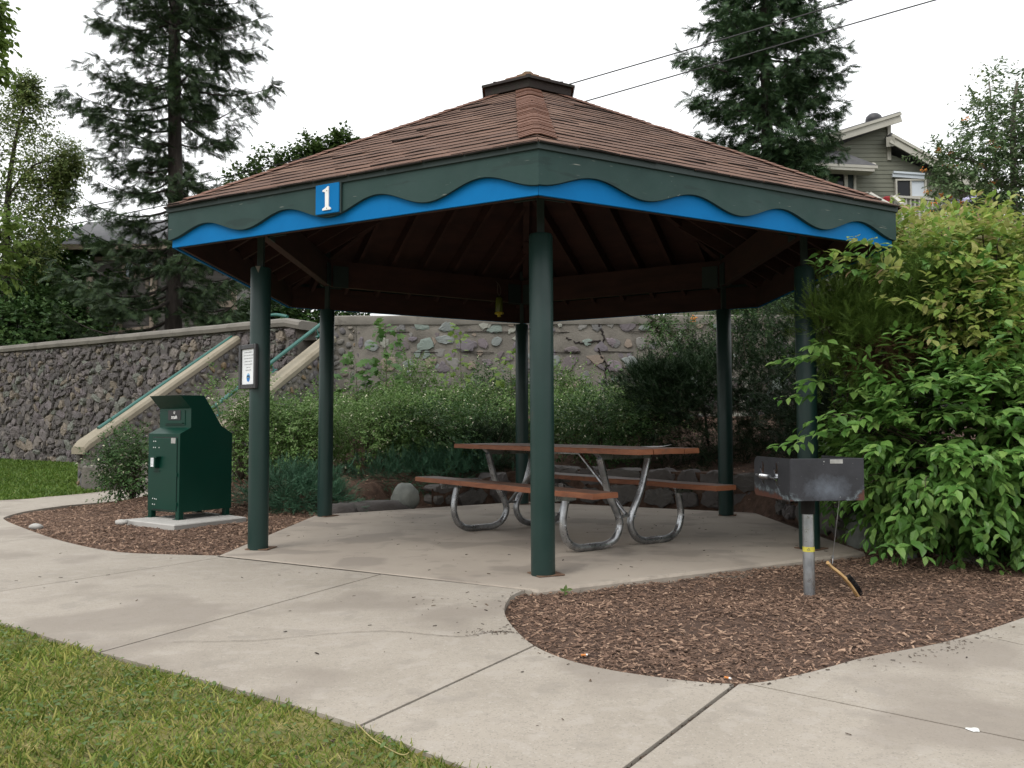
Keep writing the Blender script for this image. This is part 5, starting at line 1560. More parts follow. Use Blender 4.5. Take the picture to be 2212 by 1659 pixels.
BLOSS = leafmat('pale_blossom', [(.55, .55, .38), (.62, .60, .45)], trans=.2, nscale=3, dark=.9)
MAPLE = leafmat('maple_leaf', [(0.054, 0.126, 0.033), (0.084, 0.168, 0.044), (0.12, 0.21, 0.0605)], trans=.35, rough=.5, nscale=1.5, dark=.75)
MAPLEY = leafmat('young_leaf', [(.13, .21, .04), (.17, .25, .05), (.10, .18, .04)], trans=.4, rough=.5, nscale=1.5, dark=.8)


def conifer(name, label, base, H, prof, mat_, trunk_r, whorl=.34, nb=5, droop=.18, spray=.19, zmin=.0, dens=1.0, gap=.12, sub=.22, width=.30, group=None, seed=1, flat=.9, up=.35, lowcut=None):
    """prof(h) -> branch length at height h above the base"""
    rs = np.random.default_rng(seed)
    t = thing(name, label, 'tree', base, group)
    base = np.asarray(base, float)
    mb = MB(); hs = np.linspace(0, H, 30)
    P = np.column_stack([base[0] + .05 * np.sin(hs * .5), base[1] + .05 * np.cos(hs * .4), base[2] + hs])
    mb.tube(P, trunk_r * (1 - hs / H) ** .8 + .015, 12)
    LP, LD, LN, LS = [], [], [], []
    z = zmin + .2
    lb = MB()
    while z < H * .985:
        k = nb if z < H * .8 else max(3, nb - 1)
        a0 = rs.random() * 6.28
        for i in range(k):
            if rs.random() < gap: continue
            az = a0 + i * 2 * np.pi / k + rs.normal(0, .25)
            Lb = prof(z) * (.62 + .5 * rs.random())
            if Lb < .12: continue
            if lowcut is not None and z < 3.6 and rs.random() < .05: continue
            if lowcut is not None and z < lowcut and math.cos(az) > -.2: continue
            zz = z + rs.normal(0, .1)
            out = np.array([math.cos(az), math.sin(az), 0]); side = np.array([-out[1], out[0], 0])
            n = max(5, int(Lb / .13)); tt = np.linspace(0, 1, n)
            dr = droop * (1.3 - z / H)
            bz = zz + Lb * (-dr * 2.2 * tt + (dr * 2.2 + up * dr * 2) * tt ** 2 * .75)
            bow = rs.normal(0, .10) * Lb
            BP = np.column_stack([base[0] + out[0] * Lb * tt + side[0] * bow * tt ** 2, base[1] + out[1] * Lb * tt + side[1] * bow * tt ** 2, base[2] + bz])
            if Lb > .5: lb.tube(BP[::2] if n > 6 else BP, np.linspace(.012 + .012 * Lb, .005, len(BP[::2] if n > 6 else BP)), 5, cap=False)
            # side twigs
            m = max(3, int(Lb / .105 * dens))
            s = (rs.random(m) ** .8) * .95 + .05
            sg = np.where(np.arange(m) % 2 == 0, 1, -1)
            sl = (sub + .34 * Lb * (1 - s) ** .7 * np.minimum(1, s * 3.2)) * (.6 + .6 * rs.random(m))
            org = np.column_stack([np.interp(s, tt, BP[:, c]) for c in range(3)])
            td = out * .75 + sg[:, None] * side * (.75 + .3 * rs.random((m, 1)))
            td[:, 2] += rs.normal(-.12, .16, m)
            td = nrm(td)
            q = max(2, int(3 * dens)); 
            ks = np.maximum(2, (sl / spray * 2.1 * dens).astype(int)).max()
            for j in range(ks):
                f = (j + .3 + rs.random(m)) / ks
                act = (j < np.maximum(2, (sl / spray * 2.1 * dens).astype(int)))
                f = np.minimum(f * ks / np.maximum(2, (sl / spray * 2.1 * dens)), 1.1)
                p = org + td * (sl * f)[:, None]; p[:, 2] -= .10 * f * sl + .02
                d = td * .8 + sg[:, None] * side * .0 + rs.normal(0, .42, (m, 3)); d[:, 2] -= .22
                nn = rs.normal(0, .55, (m, 3)); nn[:, 2] += flat
                LP.append(p[act]); LD.append(d[act]); LN.append(nn[act]); LS.append((spray * (.65 + .7 * rs.random(m)))[act])
            # leader spray
            for j in range(3):
                LP.append(BP[-1:] - out * .06 * j); LD.append((out + rs.normal(0, .3, 3) + [0, 0, .15])[None]); LN.append(np.array([[0, 0, 1.]]) + rs.normal(0, .3, (1, 3))); LS.append(np.array([spray * 1.1]))
        z += whorl * (1 - .35 * z / H) * (.75 + .5 * rs.random())
    mb.v += lb.v; mb.f += [(f + mb.n, mi) for f, mi in lb.f]; mb.n += lb.n
    mb.build('trunk', BARK, t, smooth=True)
    cb = MB()
    scatter(cb, T_NEEDLE, np.concatenate(LP), np.concatenate(LD), np.concatenate(LN), np.concatenate(LS), 0, width / .2 * .8)
    cb.build('crown', mat_, t)
    return t


def leafy(name, label, cat, base, blobs, mats, n, leaf, tpl=T_OVAL, trunk=None, limbs=30, twig_len=.3, per=8, hang=.35, group=None, seed=2, shell=.5, wid=1.0,
          up=.25, mix=None, layer=0.0, bumpy=.25, spread=.85, thick=.012, leafname='crown', stemname='trunk', barkm=None, wob=1.8, extra=None, nvary=.3, zcut=None, nj=.32):
    """blobs: (centre, radii, weight); twigs grow on the blobs' shells and carry leaves"""
    rs = np.random.default_rng(seed)
    t = thing(name, label, cat, base, group); base = np.asarray(base, float)
    TP, TD = [], []
    wsum = sum(b[2] for b in blobs)
    for c, r, wgt in blobs:
        c = np.asarray(c, float); r = np.asarray(r, float); k = int(n * wgt / wsum)
        u = nrm(rs.normal(size=(k, 3))); rho = 1 - (1 - shell) * rs.random(k) ** 2.0 if shell < 1 else np.ones(k)
        rho = shell + (1 - shell) * rs.random(k) ** .6
        bmp = 1 + bumpy * np.array([mnoise.noise(Vector((a[0] * wob + c[0], a[1] * wob + c[1], a[2] * wob + c[2]))) + .5 * mnoise.noise(Vector((a[0] * wob * 2.6 + c[2], a[1] * wob * 2.6, a[2] * wob * 2.6))) for a in u])
        p = c + u * r * (rho * bmp)[:, None]
        if layer: p[:, 2] = np.round(p[:, 2] / layer + rs.normal(0, .16, k)) * layer + rs.normal(0, .02, k)
        d = nrm(u * (1 / np.maximum(r, .1)) * r.mean()) + rs.normal(0, .38, (k, 3)); d[:, 2] += up
        TP.append(p); TD.append(nrm(d))
    TP = np.concatenate(TP); TD = np.concatenate(TD)
    if zcut is not None:
        ok = TP[:, 2] > zcut; TP, TD = TP[ok], TD[ok]
    if extra is not None:
        TP = np.concatenate([TP, extra[0]]); TD = np.concatenate([TD, nrm(extra[1])])
    k = len(TP)
    # wood
    mb = MB()
    if trunk is not None:
        for pts, r0, r1 in trunk:
            P = smooth_path(pts, 6); mb.tube(P, np.linspace(r0, r1, len(P)), 9)
        nodes = np.concatenate([smooth_path(pts, 6) for pts, _, _ in trunk])
    else: nodes = base[None]
    if limbs:
        for i in rs.choice(k, min(limbs, k), replace=False):
            d = np.linalg.norm((nodes - TP[i]) * [1, 1, .8] + [0, 0, .0], axis=1) + np.where(nodes[:, 2] > TP[i][2] + .3, 3, 0)
            s = nodes[np.argmin(d)]
            Lq = np.linalg.norm(TP[i] - s)
            mid = (s + TP[i]) / 2 + rs.normal(0, .06 * Lq, 3) + [0, 0, .08 * Lq]
            P = smooth_path([s, mid, TP[i], TP[i] + TD[i] * twig_len * .6], 4)
            mb.tube(P, np.linspace(thick, thick * .3, len(P)), 5, cap=False)
    mb.build(stemname, barkm or TWIG, t, smooth=True)
    # leaves in pairs along every twig
    lb = MB()
    tl = twig_len * (.6 + .8 * rs.random(k))
    ref = nrm(np.cross(TD, rs.normal(size=(k, 3)) * .35 + np.array([0, 0, 1.])))
    mixv = rs.random(k)
    LPs, LDs, LNs, LSs, LM = [], [], [], [], []
    for j in range(per):
        f = (j // 2 + .4) / max(1, per / 2) if per > 1 else .5
        sgn = 1 if j % 2 == 0 else -1
        p = TP + TD * (tl * f)[:, None] * 1.0 + rs.normal(0, .04 * twig_len, (k, 3))
        p[:, 2] -= .18 * (tl * f) * f
        d = TD * (.45 + .5 * f) + ref * sgn * spread * (1.1 - .6 * f) + rs.normal(0, .26, (k, 3)); d[:, 2] -= hang
        nn = np.array([0, 0, 1.]) + TD * .35 + rs.normal(0, nj, (k, 3))
        LPs.append(p); LDs.append(d); LNs.append(nn); LSs.append(leaf * (1 - nvary + 2 * nvary * rs.random(k)) * (1.05 - .35 * f)); LM.append(mixv)
    LP, LD, LN, LS, LM = map(np.concatenate, (LPs, LDs, LNs, LSs, LM))
    if mix is None: scatter(lb, tpl, LP, LD, LN, LS, 0, wid)
    else:
        sel = mix(LP, LM, rs)
        for m_ in range(len(mats)):
            q = sel == m_
            if q.any(): scatter(lb, tpl, LP[q], LD[q], LN[q], LS[q], m_, wid)
    lb.build(leafname, mats, t)
    return t


# --- two tall conifers on the terrace
cb_ = at(371, 735, 22.0); cb_[2] = 2.6
def pl(h):
    return np.interp(h, [0, 1.2, 2.3, 3.5, 5, 6.5, 8, 9.5, 11, 14, 18], [1.1, 2.6, 2.8, 2.15, 2.0, 2.35, 2.4, 2.2, 2.0, 1.6, .2])
conifer('spruce_tree', 'tall ragged dark spruce standing behind the left rubble wall in front of the grey house', (cb_[0], cb_[1], 2.6), 19, pl, SPRUCE, .21, whorl=.46, nb=5, droop=.26, spray=.205, zmin=.45, dens=1.3, gap=.15, seed=3, up=.5, lowcut=1.7)
cb2 = at(1664, 600, 25.0)
def pr_(h):
    return np.interp(h, [0, 2, 4, 6, 8, 9.2, 10.7, 12, 15.5], [1.2, 1.8, 2.0, 2.15, 2.4, 2.45, 2.1, 1.6, .1])
conifer('fir_tree', 'tall dense dark green fir rising behind the right slope of the pavilion roof', (cb2[0], cb2[1], 2.6), 16.2, pr_, SPRUCE2, .24, whorl=.40, nb=6, droop=.26, spray=.22, zmin=2.0, dens=1.35, gap=.08, seed=5, up=.6)
cb3 = at(152, 560, 48); 
conifer('fir_tree', 'small distant pale fir between the birch and the grey house roof', (cb3[0], cb3[1], 3.2), at(152, 492, 48)[2] - 3.2, lambda h: np.interp(h, [0, 8.5, 10, 12.2], [2.4, 1.6, 1.0, .1]), SPRUCE2, .15, whorl=.55, nb=5, spray=.34, zmin=3.5, dens=.7, seed=8)
cb4 = at(612, 470, 34)
# --- deciduous trees behind the pavilion's left roof slope
def crown_px(px, py, Y, rx, rz, ry=None): return (at(px, py, Y), (rx, ry or rx, rz), 1.0)
bl = [crown_px(672, 335, 34, .5, .65), crown_px(742, 308, 34, .36, .32), crown_px(632, 368, 34, .7, .6), crown_px(590, 380, 34, .8, 1.0), crown_px(700, 345, 34, .6, .4), crown_px(540, 400, 34, .8, .8), crown_px(640, 470, 34, 2.6, 1.7)]
leafy('maple_tree', 'round-leaved green tree peeping over the left slope of the brown roof', 'tree', (at(650, 600, 34)[0], 34, 2.6), bl, [LINDD], 1100, .19, T_DIA, trunk=[([(at(650, 600, 34)[0], 34, 2.6), at(650, 470, 34)], .16, .06)], limbs=40, twig_len=.5, per=8, thick=.03, seed=12, barkm=BARK, wid=1.2, bumpy=.5)
bl = [crown_px(635, 725, 24, 1.5, .9), crown_px(575, 690, 25.5, .6, .9), crown_px(690, 690, 24, 1.2, 1.2)]
leafy('maple_tree', 'low dark leafy tree behind the top of the stairs', 'tree', (at(620, 720, 24)[0], 24.4, 2.6), bl, [HEDGE], 1500, .16, T_DIA, trunk=[([(at(620, 720, 24)[0], 24.4, 2.6), at(610, 690, 24)], .1, .05)], limbs=40, twig_len=.35, per=8, thick=.02, seed=13, barkm=BARK, wid=1.3)
# --- birch and hedge at the far left
b0_ = (at(20, 640, 25)[0], 25, 2.6)
bl = [crown_px(30, 330, 25, 1.5, 1.6), crown_px(105, 350, 24.5, 1.05, .7), crown_px(152, 345, 24.5, .38, .5), crown_px(135, 400, 24.5, .3, .6), crown_px(60, 190, 25, .25, .45), crown_px(60, 235, 25, .7, .9), crown_px(45, 440, 25, 1.4, 1.2), crown_px(100, 430, 24.5, .7, 1.0), crown_px(10, 520, 25, 1.6, 1.3), crown_px(-90, 420, 25, 2.0, 2.6), crown_px(70, 540, 25, .8, .9), crown_px(-40, 250, 25, 1.4, 1.6)]
leafy('birch_tree', 'airy birch with small fluttering leaves at the far left edge', 'tree', b0_, bl, [BIRCH], 5000, .092, T_DIA, trunk=[([b0_, at(15, 500, 25), at(30, 330, 25), at(62, 200, 25)], .14, .02), ([at(20, 420, 25), at(80, 350, 24.6), at(160, 350, 24.5)], .05, .01)], limbs=110, twig_len=.38, per=6, hang=.7, thick=.012, seed=14, barkm=BARK, wid=1.15, bumpy=.5, shell=.1)
bl = [crown_px(40, 660, 26, 2.6, 1.6), crown_px(-60, 690, 24.5, 2.0, 1.2), crown_px(120, 700, 25, 1.5, 1.0), crown_px(30, 715, 23.8, 2.2, .9)]
leafy('hedge_bush', 'wide dark green bush spilling along the top of the rubble wall', 'bush', (at(40, 715, 25)[0], 25, 2.6), bl, [HEDGE], 2600, .15, T_DIA, limbs=30, twig_len=.35, per=8, thick=.02, seed=15, wid=1.25, bumpy=.35, shell=.6, leafname='foliage', stemname='stem')
bl = [crown_px(140, 590, 28, 1.5, 1.5), crown_px(175, 640, 27.5, 1.5, 1.6), crown_px(100, 620, 28, 1.2, 1.1)]
leafy('hedge_bush', 'brighter green rounded tree just left of the grey house', 'tree', (at(140, 690, 28)[0], 28, 2.6), bl, [HEDGE2], 1300, .20, T_DIA, limbs=24, twig_len=.4, per=8, thick=.03, seed=16, wid=1.3, bumpy=.35, shell=.6, leafname='foliage', stemname='stem')
# near branches entering at the left edge
bl = [crown_px(-110, 60, 11, .5, .55), crown_px(-75, 150, 11, .32, .3), crown_px(-70, 470, 10.5, .45, .5), crown_px(15, 505, 10.5, .18, .24), crown_px(-10, 570, 10.5, .22, .28), crown_px(-130, 300, 11, .6, 1.2), crown_px(-8, 20, 11, .09, .12), crown_px(-8, 90, 11, .08, .13), crown_px(-12, 150, 11, .08, .06)]
tr0 = (at(-330, 900, 11)[0], 11, 0)
leafy('linden_tree', 'near tree whose bright broad leaves enter at the left edge of the sky', 'tree', tr0, bl, [LINDEN], 230, .10, T_OVAL, trunk=[([tr0, at(-330, 500, 11), at(-300, 200, 11)], .15, .08), ([at(-320, 420, 11), at(-150, 350, 11), at(-70, 470, 10.6)], .05, .012), ([at(-310, 250, 11), at(-150, 120, 11), at(-40, 80, 11)], .05, .01)], limbs=40, twig_len=.26, per=8, hang=.7, thick=.01, seed=17, barkm=BARK, wid=1.5, shell=.1)
# --- rowan with berries at the right
r0 = (at(2185, 900, 13.5)[0], 13.5, 2.6)
bl = [(at(2190, 270, 13.5), (.7, .7, .85), 1.5), (at(2115, 330, 13.3), (.5, .4, .5), .5), (at(2075, 400, 13.2), (.4, .3, .28), .22), (at(2050, 345, 13.2), (.32, .2, .2), .16), (at(2205, 430, 13.5), (.6, .6, .5), 1.1), crown_px(2270, 330, 13.5, .8, 1.2), (at(2150, 410, 13.2), (.35, .3, .3), .3), (at(2035, 400, 13.2), (.25, .2, .16), .1), (at(2020, 335, 13.2), (.22, .15, .10), .06), (at(2020, 460, 13.2), (.2, .15, .12), .07)]
rwn = leafy('rowan_tree', 'rowan tree with feathery leaves and orange berry clusters at the right edge', 'tree', r0, bl, [ROWAN], 1350, .085, T_DIA, trunk=[([r0, at(2195, 600, 13.5), at(2190, 300, 13.5), at(2200, 180, 13.5)], .09, .02), ([at(2190, 430, 13.5), at(2120, 360, 13.3), at(2060, 345, 13.2)], .03, .008), ([at(2192, 460, 13.5), at(2130, 430, 13.3), at(2030, 405, 13.2)], .03, .008)], limbs=90, twig_len=.22, per=12, hang=.45, thick=.008, seed=18, barkm=BARKL, wid=.75, shell=.15, spread=1.1, bumpy=.4)
rs = np.random.default_rng(4)
for px, py in ((2090, 262), (2030, 330), (2055, 333), (2053, 362), (2065, 361), (1995, 372), (2145, 312), (2155, 322), (2005, 418), (2035, 425), (2053, 430), (2075, 441), (2018, 443), (2013, 463), (2088, 454), (2098, 466), (1998, 490), (2080, 486), (2123, 362), (2150, 400)):
    c = at(px, py, 13.1 + rs.random() * .2); mb = MB()
    for k in range(16):
        p = c + rs.normal(0, 1, 3) * [.030, .024, .017]
        mb.lathe(p, [(.002, -.011), (.009, -.006), (.0115, 0), (.009, .006), (.002, .011)], 6)
    mb.build('berry_cluster', BERRY, rwn, smooth=True)
# second, sparse tree crown seen through the rowan
bl = [crown_px(2145, 240, 22, .7, 1.1), crown_px(2210, 450, 18, .8, .6), crown_px(2175, 475, 18, .5, .35)]
leafy('birch_tree', 'thin pale tree seen through the rowan at the right edge', 'tree', (at(2150, 700, 22)[0], 22, 2.6), bl, [BIRCH], 300, .10, T_DIA, trunk=[([(at(2150, 700, 22)[0], 22, 2.6), at(2152, 400, 22), at(2140, 180, 22)], .06, .015)], limbs=40, twig_len=.35, per=6, thick=.01, seed=19, barkm=BARKL, shell=.1)

# --- shrubs on the bank
def bush(label, cx, cy, rx, ry, h, m, n, leaf, seed, name='shrub', group='leafy shrubs on the bank', tpl=T_OVAL, blossom=.03, zb=None, **kw):
    z0 = float(bank_h([(cx, cy)])[0]) if zb is None else zb
    rs2 = np.random.default_rng(seed); h *= .9 + .32 * rs2.random()
    bl = [((cx, cy, z0 + h * .45), (rx, ry, h * .55), 1.0)]
    for k in range(5):
        a = rs2.random() * 6.28
        bl.append(((cx + rx * .6 * math.cos(a), cy + ry * .6 * math.sin(a), z0 + h * (.5 + .25 * rs2.random())), (rx * .5, ry * .5, h * .36), .32))
    def mx(P, M, r_): return np.where(r_.random(len(P)) < blossom, 1, 0)
    return leafy(name, label, 'shrub', (cx, cy, z0), bl, [m, BLOSS], n, leaf, tpl, limbs=26, twig_len=.20, per=8, thick=.006, seed=seed, group=group, leafname='foliage', stemname='stems', mix=mx, shell=.55, bumpy=.85, wob=2.2, zcut=z0 + .02, hang=.25, **kw)


def bpx(px, Y): return at(px, 900, Y)[0]
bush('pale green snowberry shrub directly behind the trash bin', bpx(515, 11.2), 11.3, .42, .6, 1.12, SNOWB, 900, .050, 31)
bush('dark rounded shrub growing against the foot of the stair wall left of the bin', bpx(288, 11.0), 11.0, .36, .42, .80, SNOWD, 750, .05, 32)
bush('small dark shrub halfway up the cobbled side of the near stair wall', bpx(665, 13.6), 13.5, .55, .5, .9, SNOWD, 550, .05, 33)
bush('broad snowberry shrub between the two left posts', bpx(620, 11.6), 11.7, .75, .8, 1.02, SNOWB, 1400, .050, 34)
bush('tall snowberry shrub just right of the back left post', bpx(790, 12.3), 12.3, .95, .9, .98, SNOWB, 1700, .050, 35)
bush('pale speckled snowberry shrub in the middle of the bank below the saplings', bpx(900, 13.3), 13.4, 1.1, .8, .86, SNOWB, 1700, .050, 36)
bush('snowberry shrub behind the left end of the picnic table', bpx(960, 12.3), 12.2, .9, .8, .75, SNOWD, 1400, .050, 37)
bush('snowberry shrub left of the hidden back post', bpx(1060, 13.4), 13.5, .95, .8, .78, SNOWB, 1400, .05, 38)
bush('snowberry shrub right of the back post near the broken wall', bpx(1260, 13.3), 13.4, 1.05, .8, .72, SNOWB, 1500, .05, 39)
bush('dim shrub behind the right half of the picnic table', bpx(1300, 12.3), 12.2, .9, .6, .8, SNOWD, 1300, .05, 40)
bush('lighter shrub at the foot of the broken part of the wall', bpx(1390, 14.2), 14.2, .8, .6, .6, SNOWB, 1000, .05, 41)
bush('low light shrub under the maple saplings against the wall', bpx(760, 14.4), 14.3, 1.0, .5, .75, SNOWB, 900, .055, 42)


def juniper(label, blobs, m, n, seed, base, name='juniper', spray=.09, dead=None, group=None, twl=.20, up=.35, shell=.5):
    mats = [m, DEADJ]
    def mx(P, M, r_):
        if dead is None: return np.zeros(len(P), int)
        c, r = dead; q = (((P - c) / r) ** 2).sum(1) < 1
        return np.where(q & (r_.random(len(P)) < .75), 1, 0)
    return leafy(name, label, 'shrub', base, blobs, mats, n, spray, T_JUNIP, limbs=24, twig_len=twl, per=10, hang=-.12, thick=.007, seed=seed, group=group, leafname='foliage', stemname='stems', mix=mx, shell=shell, bumpy=.8, wob=3.0, up=up, wid=1.0, spread=.55)


jz = lambda x, y: float(bank_h([(x, y)])[0])
x_ = bpx(640, 10.4); juniper('low blue-green juniper spreading between the two left posts', [((x_, 10.4, .22), (.58, .42, .24), 1), ((x_ + .25, 10.2, .12), (.5, .35, .16), .6)], JUNIB, 800, 51, (x_, 10.4, 0), spray=.085)
x_ = bpx(900, 11.5); juniper('low dark juniper behind the boulder and the end of the bench', [((x_, 11.5, .30), (.9, .45, .24), 1), ((x_ + .55, 11.7, .42), (.6, .4, .24), .6)], JUNIB, 900, 52, (x_, 11.5, .2), spray=.085)
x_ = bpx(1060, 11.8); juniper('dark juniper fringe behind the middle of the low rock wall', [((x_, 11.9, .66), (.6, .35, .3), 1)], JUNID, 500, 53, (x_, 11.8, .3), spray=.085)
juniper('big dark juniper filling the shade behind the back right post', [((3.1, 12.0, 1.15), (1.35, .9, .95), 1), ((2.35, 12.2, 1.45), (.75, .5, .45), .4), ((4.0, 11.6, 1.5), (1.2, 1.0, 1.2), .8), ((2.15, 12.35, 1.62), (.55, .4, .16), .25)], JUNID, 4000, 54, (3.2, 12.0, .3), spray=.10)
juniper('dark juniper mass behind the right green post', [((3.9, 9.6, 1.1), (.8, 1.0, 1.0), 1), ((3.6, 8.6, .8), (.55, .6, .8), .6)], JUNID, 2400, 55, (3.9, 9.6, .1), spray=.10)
juniper('feathery green juniper with a rusty dead patch beside the right green post', [((2.95, 6.75, 1.72), (.46, .26, .30), 1), ((2.70, 6.9, 1.84), (.26, .22, .24), .35), ((3.30, 6.7, 2.0), (.28, .22, .24), .5), ((3.2, 7.4, .9), (.55, .35, .7), .3)], JUNI, 1250, 56, (3.2, 7.6, 0), spray=.11, dead=(np.array([3.0, 6.75, 1.52]), np.array([.34, .45, .2])))
juniper('upright green juniper among the shrub leaves at the right edge', [((4.12, 6.62, 1.92), (.20, .18, .26), 1), ((4.2, 6.9, 1.3), (.5, .4, .5), .4)], JUNI, 750, 57, (4.25, 7.2, 0), spray=.11)
# rowan suckers and shade foliage right of the wall
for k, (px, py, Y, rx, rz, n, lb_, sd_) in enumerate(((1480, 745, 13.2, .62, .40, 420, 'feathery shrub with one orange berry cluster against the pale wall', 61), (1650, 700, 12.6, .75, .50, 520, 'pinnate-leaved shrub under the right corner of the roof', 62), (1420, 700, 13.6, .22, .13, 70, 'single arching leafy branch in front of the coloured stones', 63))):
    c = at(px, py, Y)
    q = leafy('rowan_shrub', lb_, 'shrub', (c[0] + .3, Y, jz(c[0], Y)), [(c, (rx, .5, rz), 1), (c + [.2, 0, -.4], (rx * .8, .4, rz), .5)] if k < 2 else [(c, (rx, .15, rz), 1)], [ROWAND], n, .062, T_DIA, trunk=[([(c[0] + .35, Y, jz(c[0], Y)), c + [.2, 0, -.5], c + [-.1, 0, 0]], .02, .006)], limbs=40, twig_len=.24, per=12, thick=.006, seed=sd_, wid=.75, spread=1.1, shell=.1, leafname='foliage', stemname='stems')
    if k == 0:
        mb = MB(); cc = at(1500, 690, 12.9)
        for i in range(18):
            p = cc + rs.normal(0, 1, 3) * [.028, .022, .018]; mb.lathe(p, [(.002, -.011), (.009, -.006), (.0115, 0), (.009, .006), (.002, .011)], 6)
        mb.build('berry_cluster', BERRY, q, smooth=True)

bush('taller pale shrub top rising in front of the coloured stones', bpx(890, 14.2), 14.2, .6, .45, 1.12, SNOWB, 700, .055, 43)
bush('loose upright shrub against the wall left of the front post', bpx(1075, 14.4), 14.4, .55, .45, 1.05, SNOWD, 650, .055, 44)
bush('small rounded shrub against the wall right of the front post', bpx(1225, 14.5), 14.4, .6, .4, .85, SNOWB, 650, .055, 45)

# maple saplings standing in the shrubs
def sapling(label, px, ytop, ybot, Y, m, seed, leaf=.12, wdt=.28, n=26):
    a, b = at(px, ybot, Y), at(px + 4, ytop, Y); rs2 = np.random.default_rng(seed)
    t = thing('maple_sapling', label, 'sapling', (a[0], Y, jz(a[0], Y)), 'maple saplings on the bank')
    mb = MB(); st = np.array([a[0], Y, jz(a[0], Y)])
    P = smooth_path([st, (st + b) / 2 + [.03, 0, 0], b], 6); mb.tube(P, np.linspace(.010, .003, len(P)), 6); mb.build('stem', TWIG, t, smooth=True)
    h = np.linspace(0, 1, n); az = h * n * 1.6 + rs2.random(n)
    ln = wdt * (1.0 - .55 * h) * (.6 + .5 * rs2.random(n))
    root = a + (b - a) * h[:, None]
    d = np.column_stack([np.cos(az), np.sin(az), .25 + .2 * rs2.random(n)])
    tip = root + nrm(d) * ln[:, None]
    lb = MB()
    for i in range(n): lb.tube([root[i], (root[i] + tip[i]) / 2 + [0, 0, .02], tip[i]], .0022, 4, cap=False)
    ld = d.copy(); ld[:, 2] = -.35 + .3 * rs2.random(n)
    nn = rs2.normal(0, .3, (n, 3)); nn[:, 2] += .8; nn[:, 1] -= .6
    for k in range(3):
        scatter(lb, T_MAPLE, tip + rs2.normal(0, .05 * (k > 0), (n, 3)), ld + rs2.normal(0, .35, (n, 3)), nn, leaf * (.6 + .6 * rs2.random(n)))
    lb.build('foliage', m, t)
sapling('tall maple sapling with big lobed leaves in front of the pale wall', 829, 700, 850, 13.6, MAPLE, 71, .16, .32, 22)
sapling('leafy maple sapling just right of the back left post', 765, 775, 880, 13.4, MAPLE, 72, .16, .30, 18)
sapling('thin yellow-green maple sapling near the middle of the pale wall', 990, 712, 850, 13.8, MAPLEY, 73, .11, .22, 18)
sapling('short yellow-green maple sapling beside the hidden back post', 1098, 762, 850, 13.6, MAPLEY, 74, .13, .22, 12)
sapling('thin sapling in front of the broken wall stones', 1322, 780, 860, 13.6, MAPLE, 75, .07, .18, 14)

# --- the big burning-bush shrub on the right
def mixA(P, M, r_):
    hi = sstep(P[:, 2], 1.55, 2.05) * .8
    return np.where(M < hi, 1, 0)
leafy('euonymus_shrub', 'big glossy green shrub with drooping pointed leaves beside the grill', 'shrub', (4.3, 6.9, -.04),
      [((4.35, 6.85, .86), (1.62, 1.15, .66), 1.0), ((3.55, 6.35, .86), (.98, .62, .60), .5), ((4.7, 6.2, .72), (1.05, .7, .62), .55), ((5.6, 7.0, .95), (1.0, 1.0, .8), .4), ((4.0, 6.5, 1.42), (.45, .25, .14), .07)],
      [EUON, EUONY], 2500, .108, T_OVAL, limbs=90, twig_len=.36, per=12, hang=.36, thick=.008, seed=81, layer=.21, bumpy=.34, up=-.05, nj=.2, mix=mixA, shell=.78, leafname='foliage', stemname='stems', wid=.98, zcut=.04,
      extra=(np.array([at(1790, 745, 6.25), at(1760, 855, 6.3), at(1790, 770, 6.2), at(1740, 780, 6.3), at(1765, 1010, 6.0), at(1745, 960, 6.2), at(1790, 1040, 5.9), at(1830, 900, 6.1), at(1800, 930, 6.2), at(1960, 1180, 5.6), at(1775, 830, 6.3)]), np.tile([[-.8, -.5, .05]], (11, 1))))
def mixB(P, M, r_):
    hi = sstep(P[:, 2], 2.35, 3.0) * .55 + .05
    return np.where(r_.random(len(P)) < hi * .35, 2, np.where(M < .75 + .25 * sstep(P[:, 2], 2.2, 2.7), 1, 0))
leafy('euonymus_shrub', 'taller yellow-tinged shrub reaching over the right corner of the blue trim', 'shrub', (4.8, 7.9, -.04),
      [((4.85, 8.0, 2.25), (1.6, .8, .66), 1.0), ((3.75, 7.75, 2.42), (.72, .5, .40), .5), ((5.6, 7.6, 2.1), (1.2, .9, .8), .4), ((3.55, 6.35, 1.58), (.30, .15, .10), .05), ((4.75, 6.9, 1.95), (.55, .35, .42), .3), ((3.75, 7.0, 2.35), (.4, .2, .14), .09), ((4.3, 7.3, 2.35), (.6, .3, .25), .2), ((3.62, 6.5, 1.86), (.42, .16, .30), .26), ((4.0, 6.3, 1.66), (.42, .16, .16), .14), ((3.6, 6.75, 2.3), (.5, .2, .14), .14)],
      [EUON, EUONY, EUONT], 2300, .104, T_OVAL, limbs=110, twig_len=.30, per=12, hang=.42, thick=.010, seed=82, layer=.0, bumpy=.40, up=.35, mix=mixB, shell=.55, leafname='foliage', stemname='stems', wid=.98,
      extra=(np.array([at(1880, 530, 6.2), at(1910, 545, 6.15), at(1850, 560, 6.2), at(1900, 570, 6.2), at(1830, 575, 6.25), at(1870, 595, 6.2), at(1925, 590, 6.3), at(1800, 583, 6.3), at(1950, 560, 6.3), at(1915, 610, 6.3), at(1965, 600, 6.4), at(1930, 655, 6.3), at(2000, 665, 6.3), at(2060, 672, 6.3)]), np.tile([[-.75, -.45, .25]], (14, 1))))
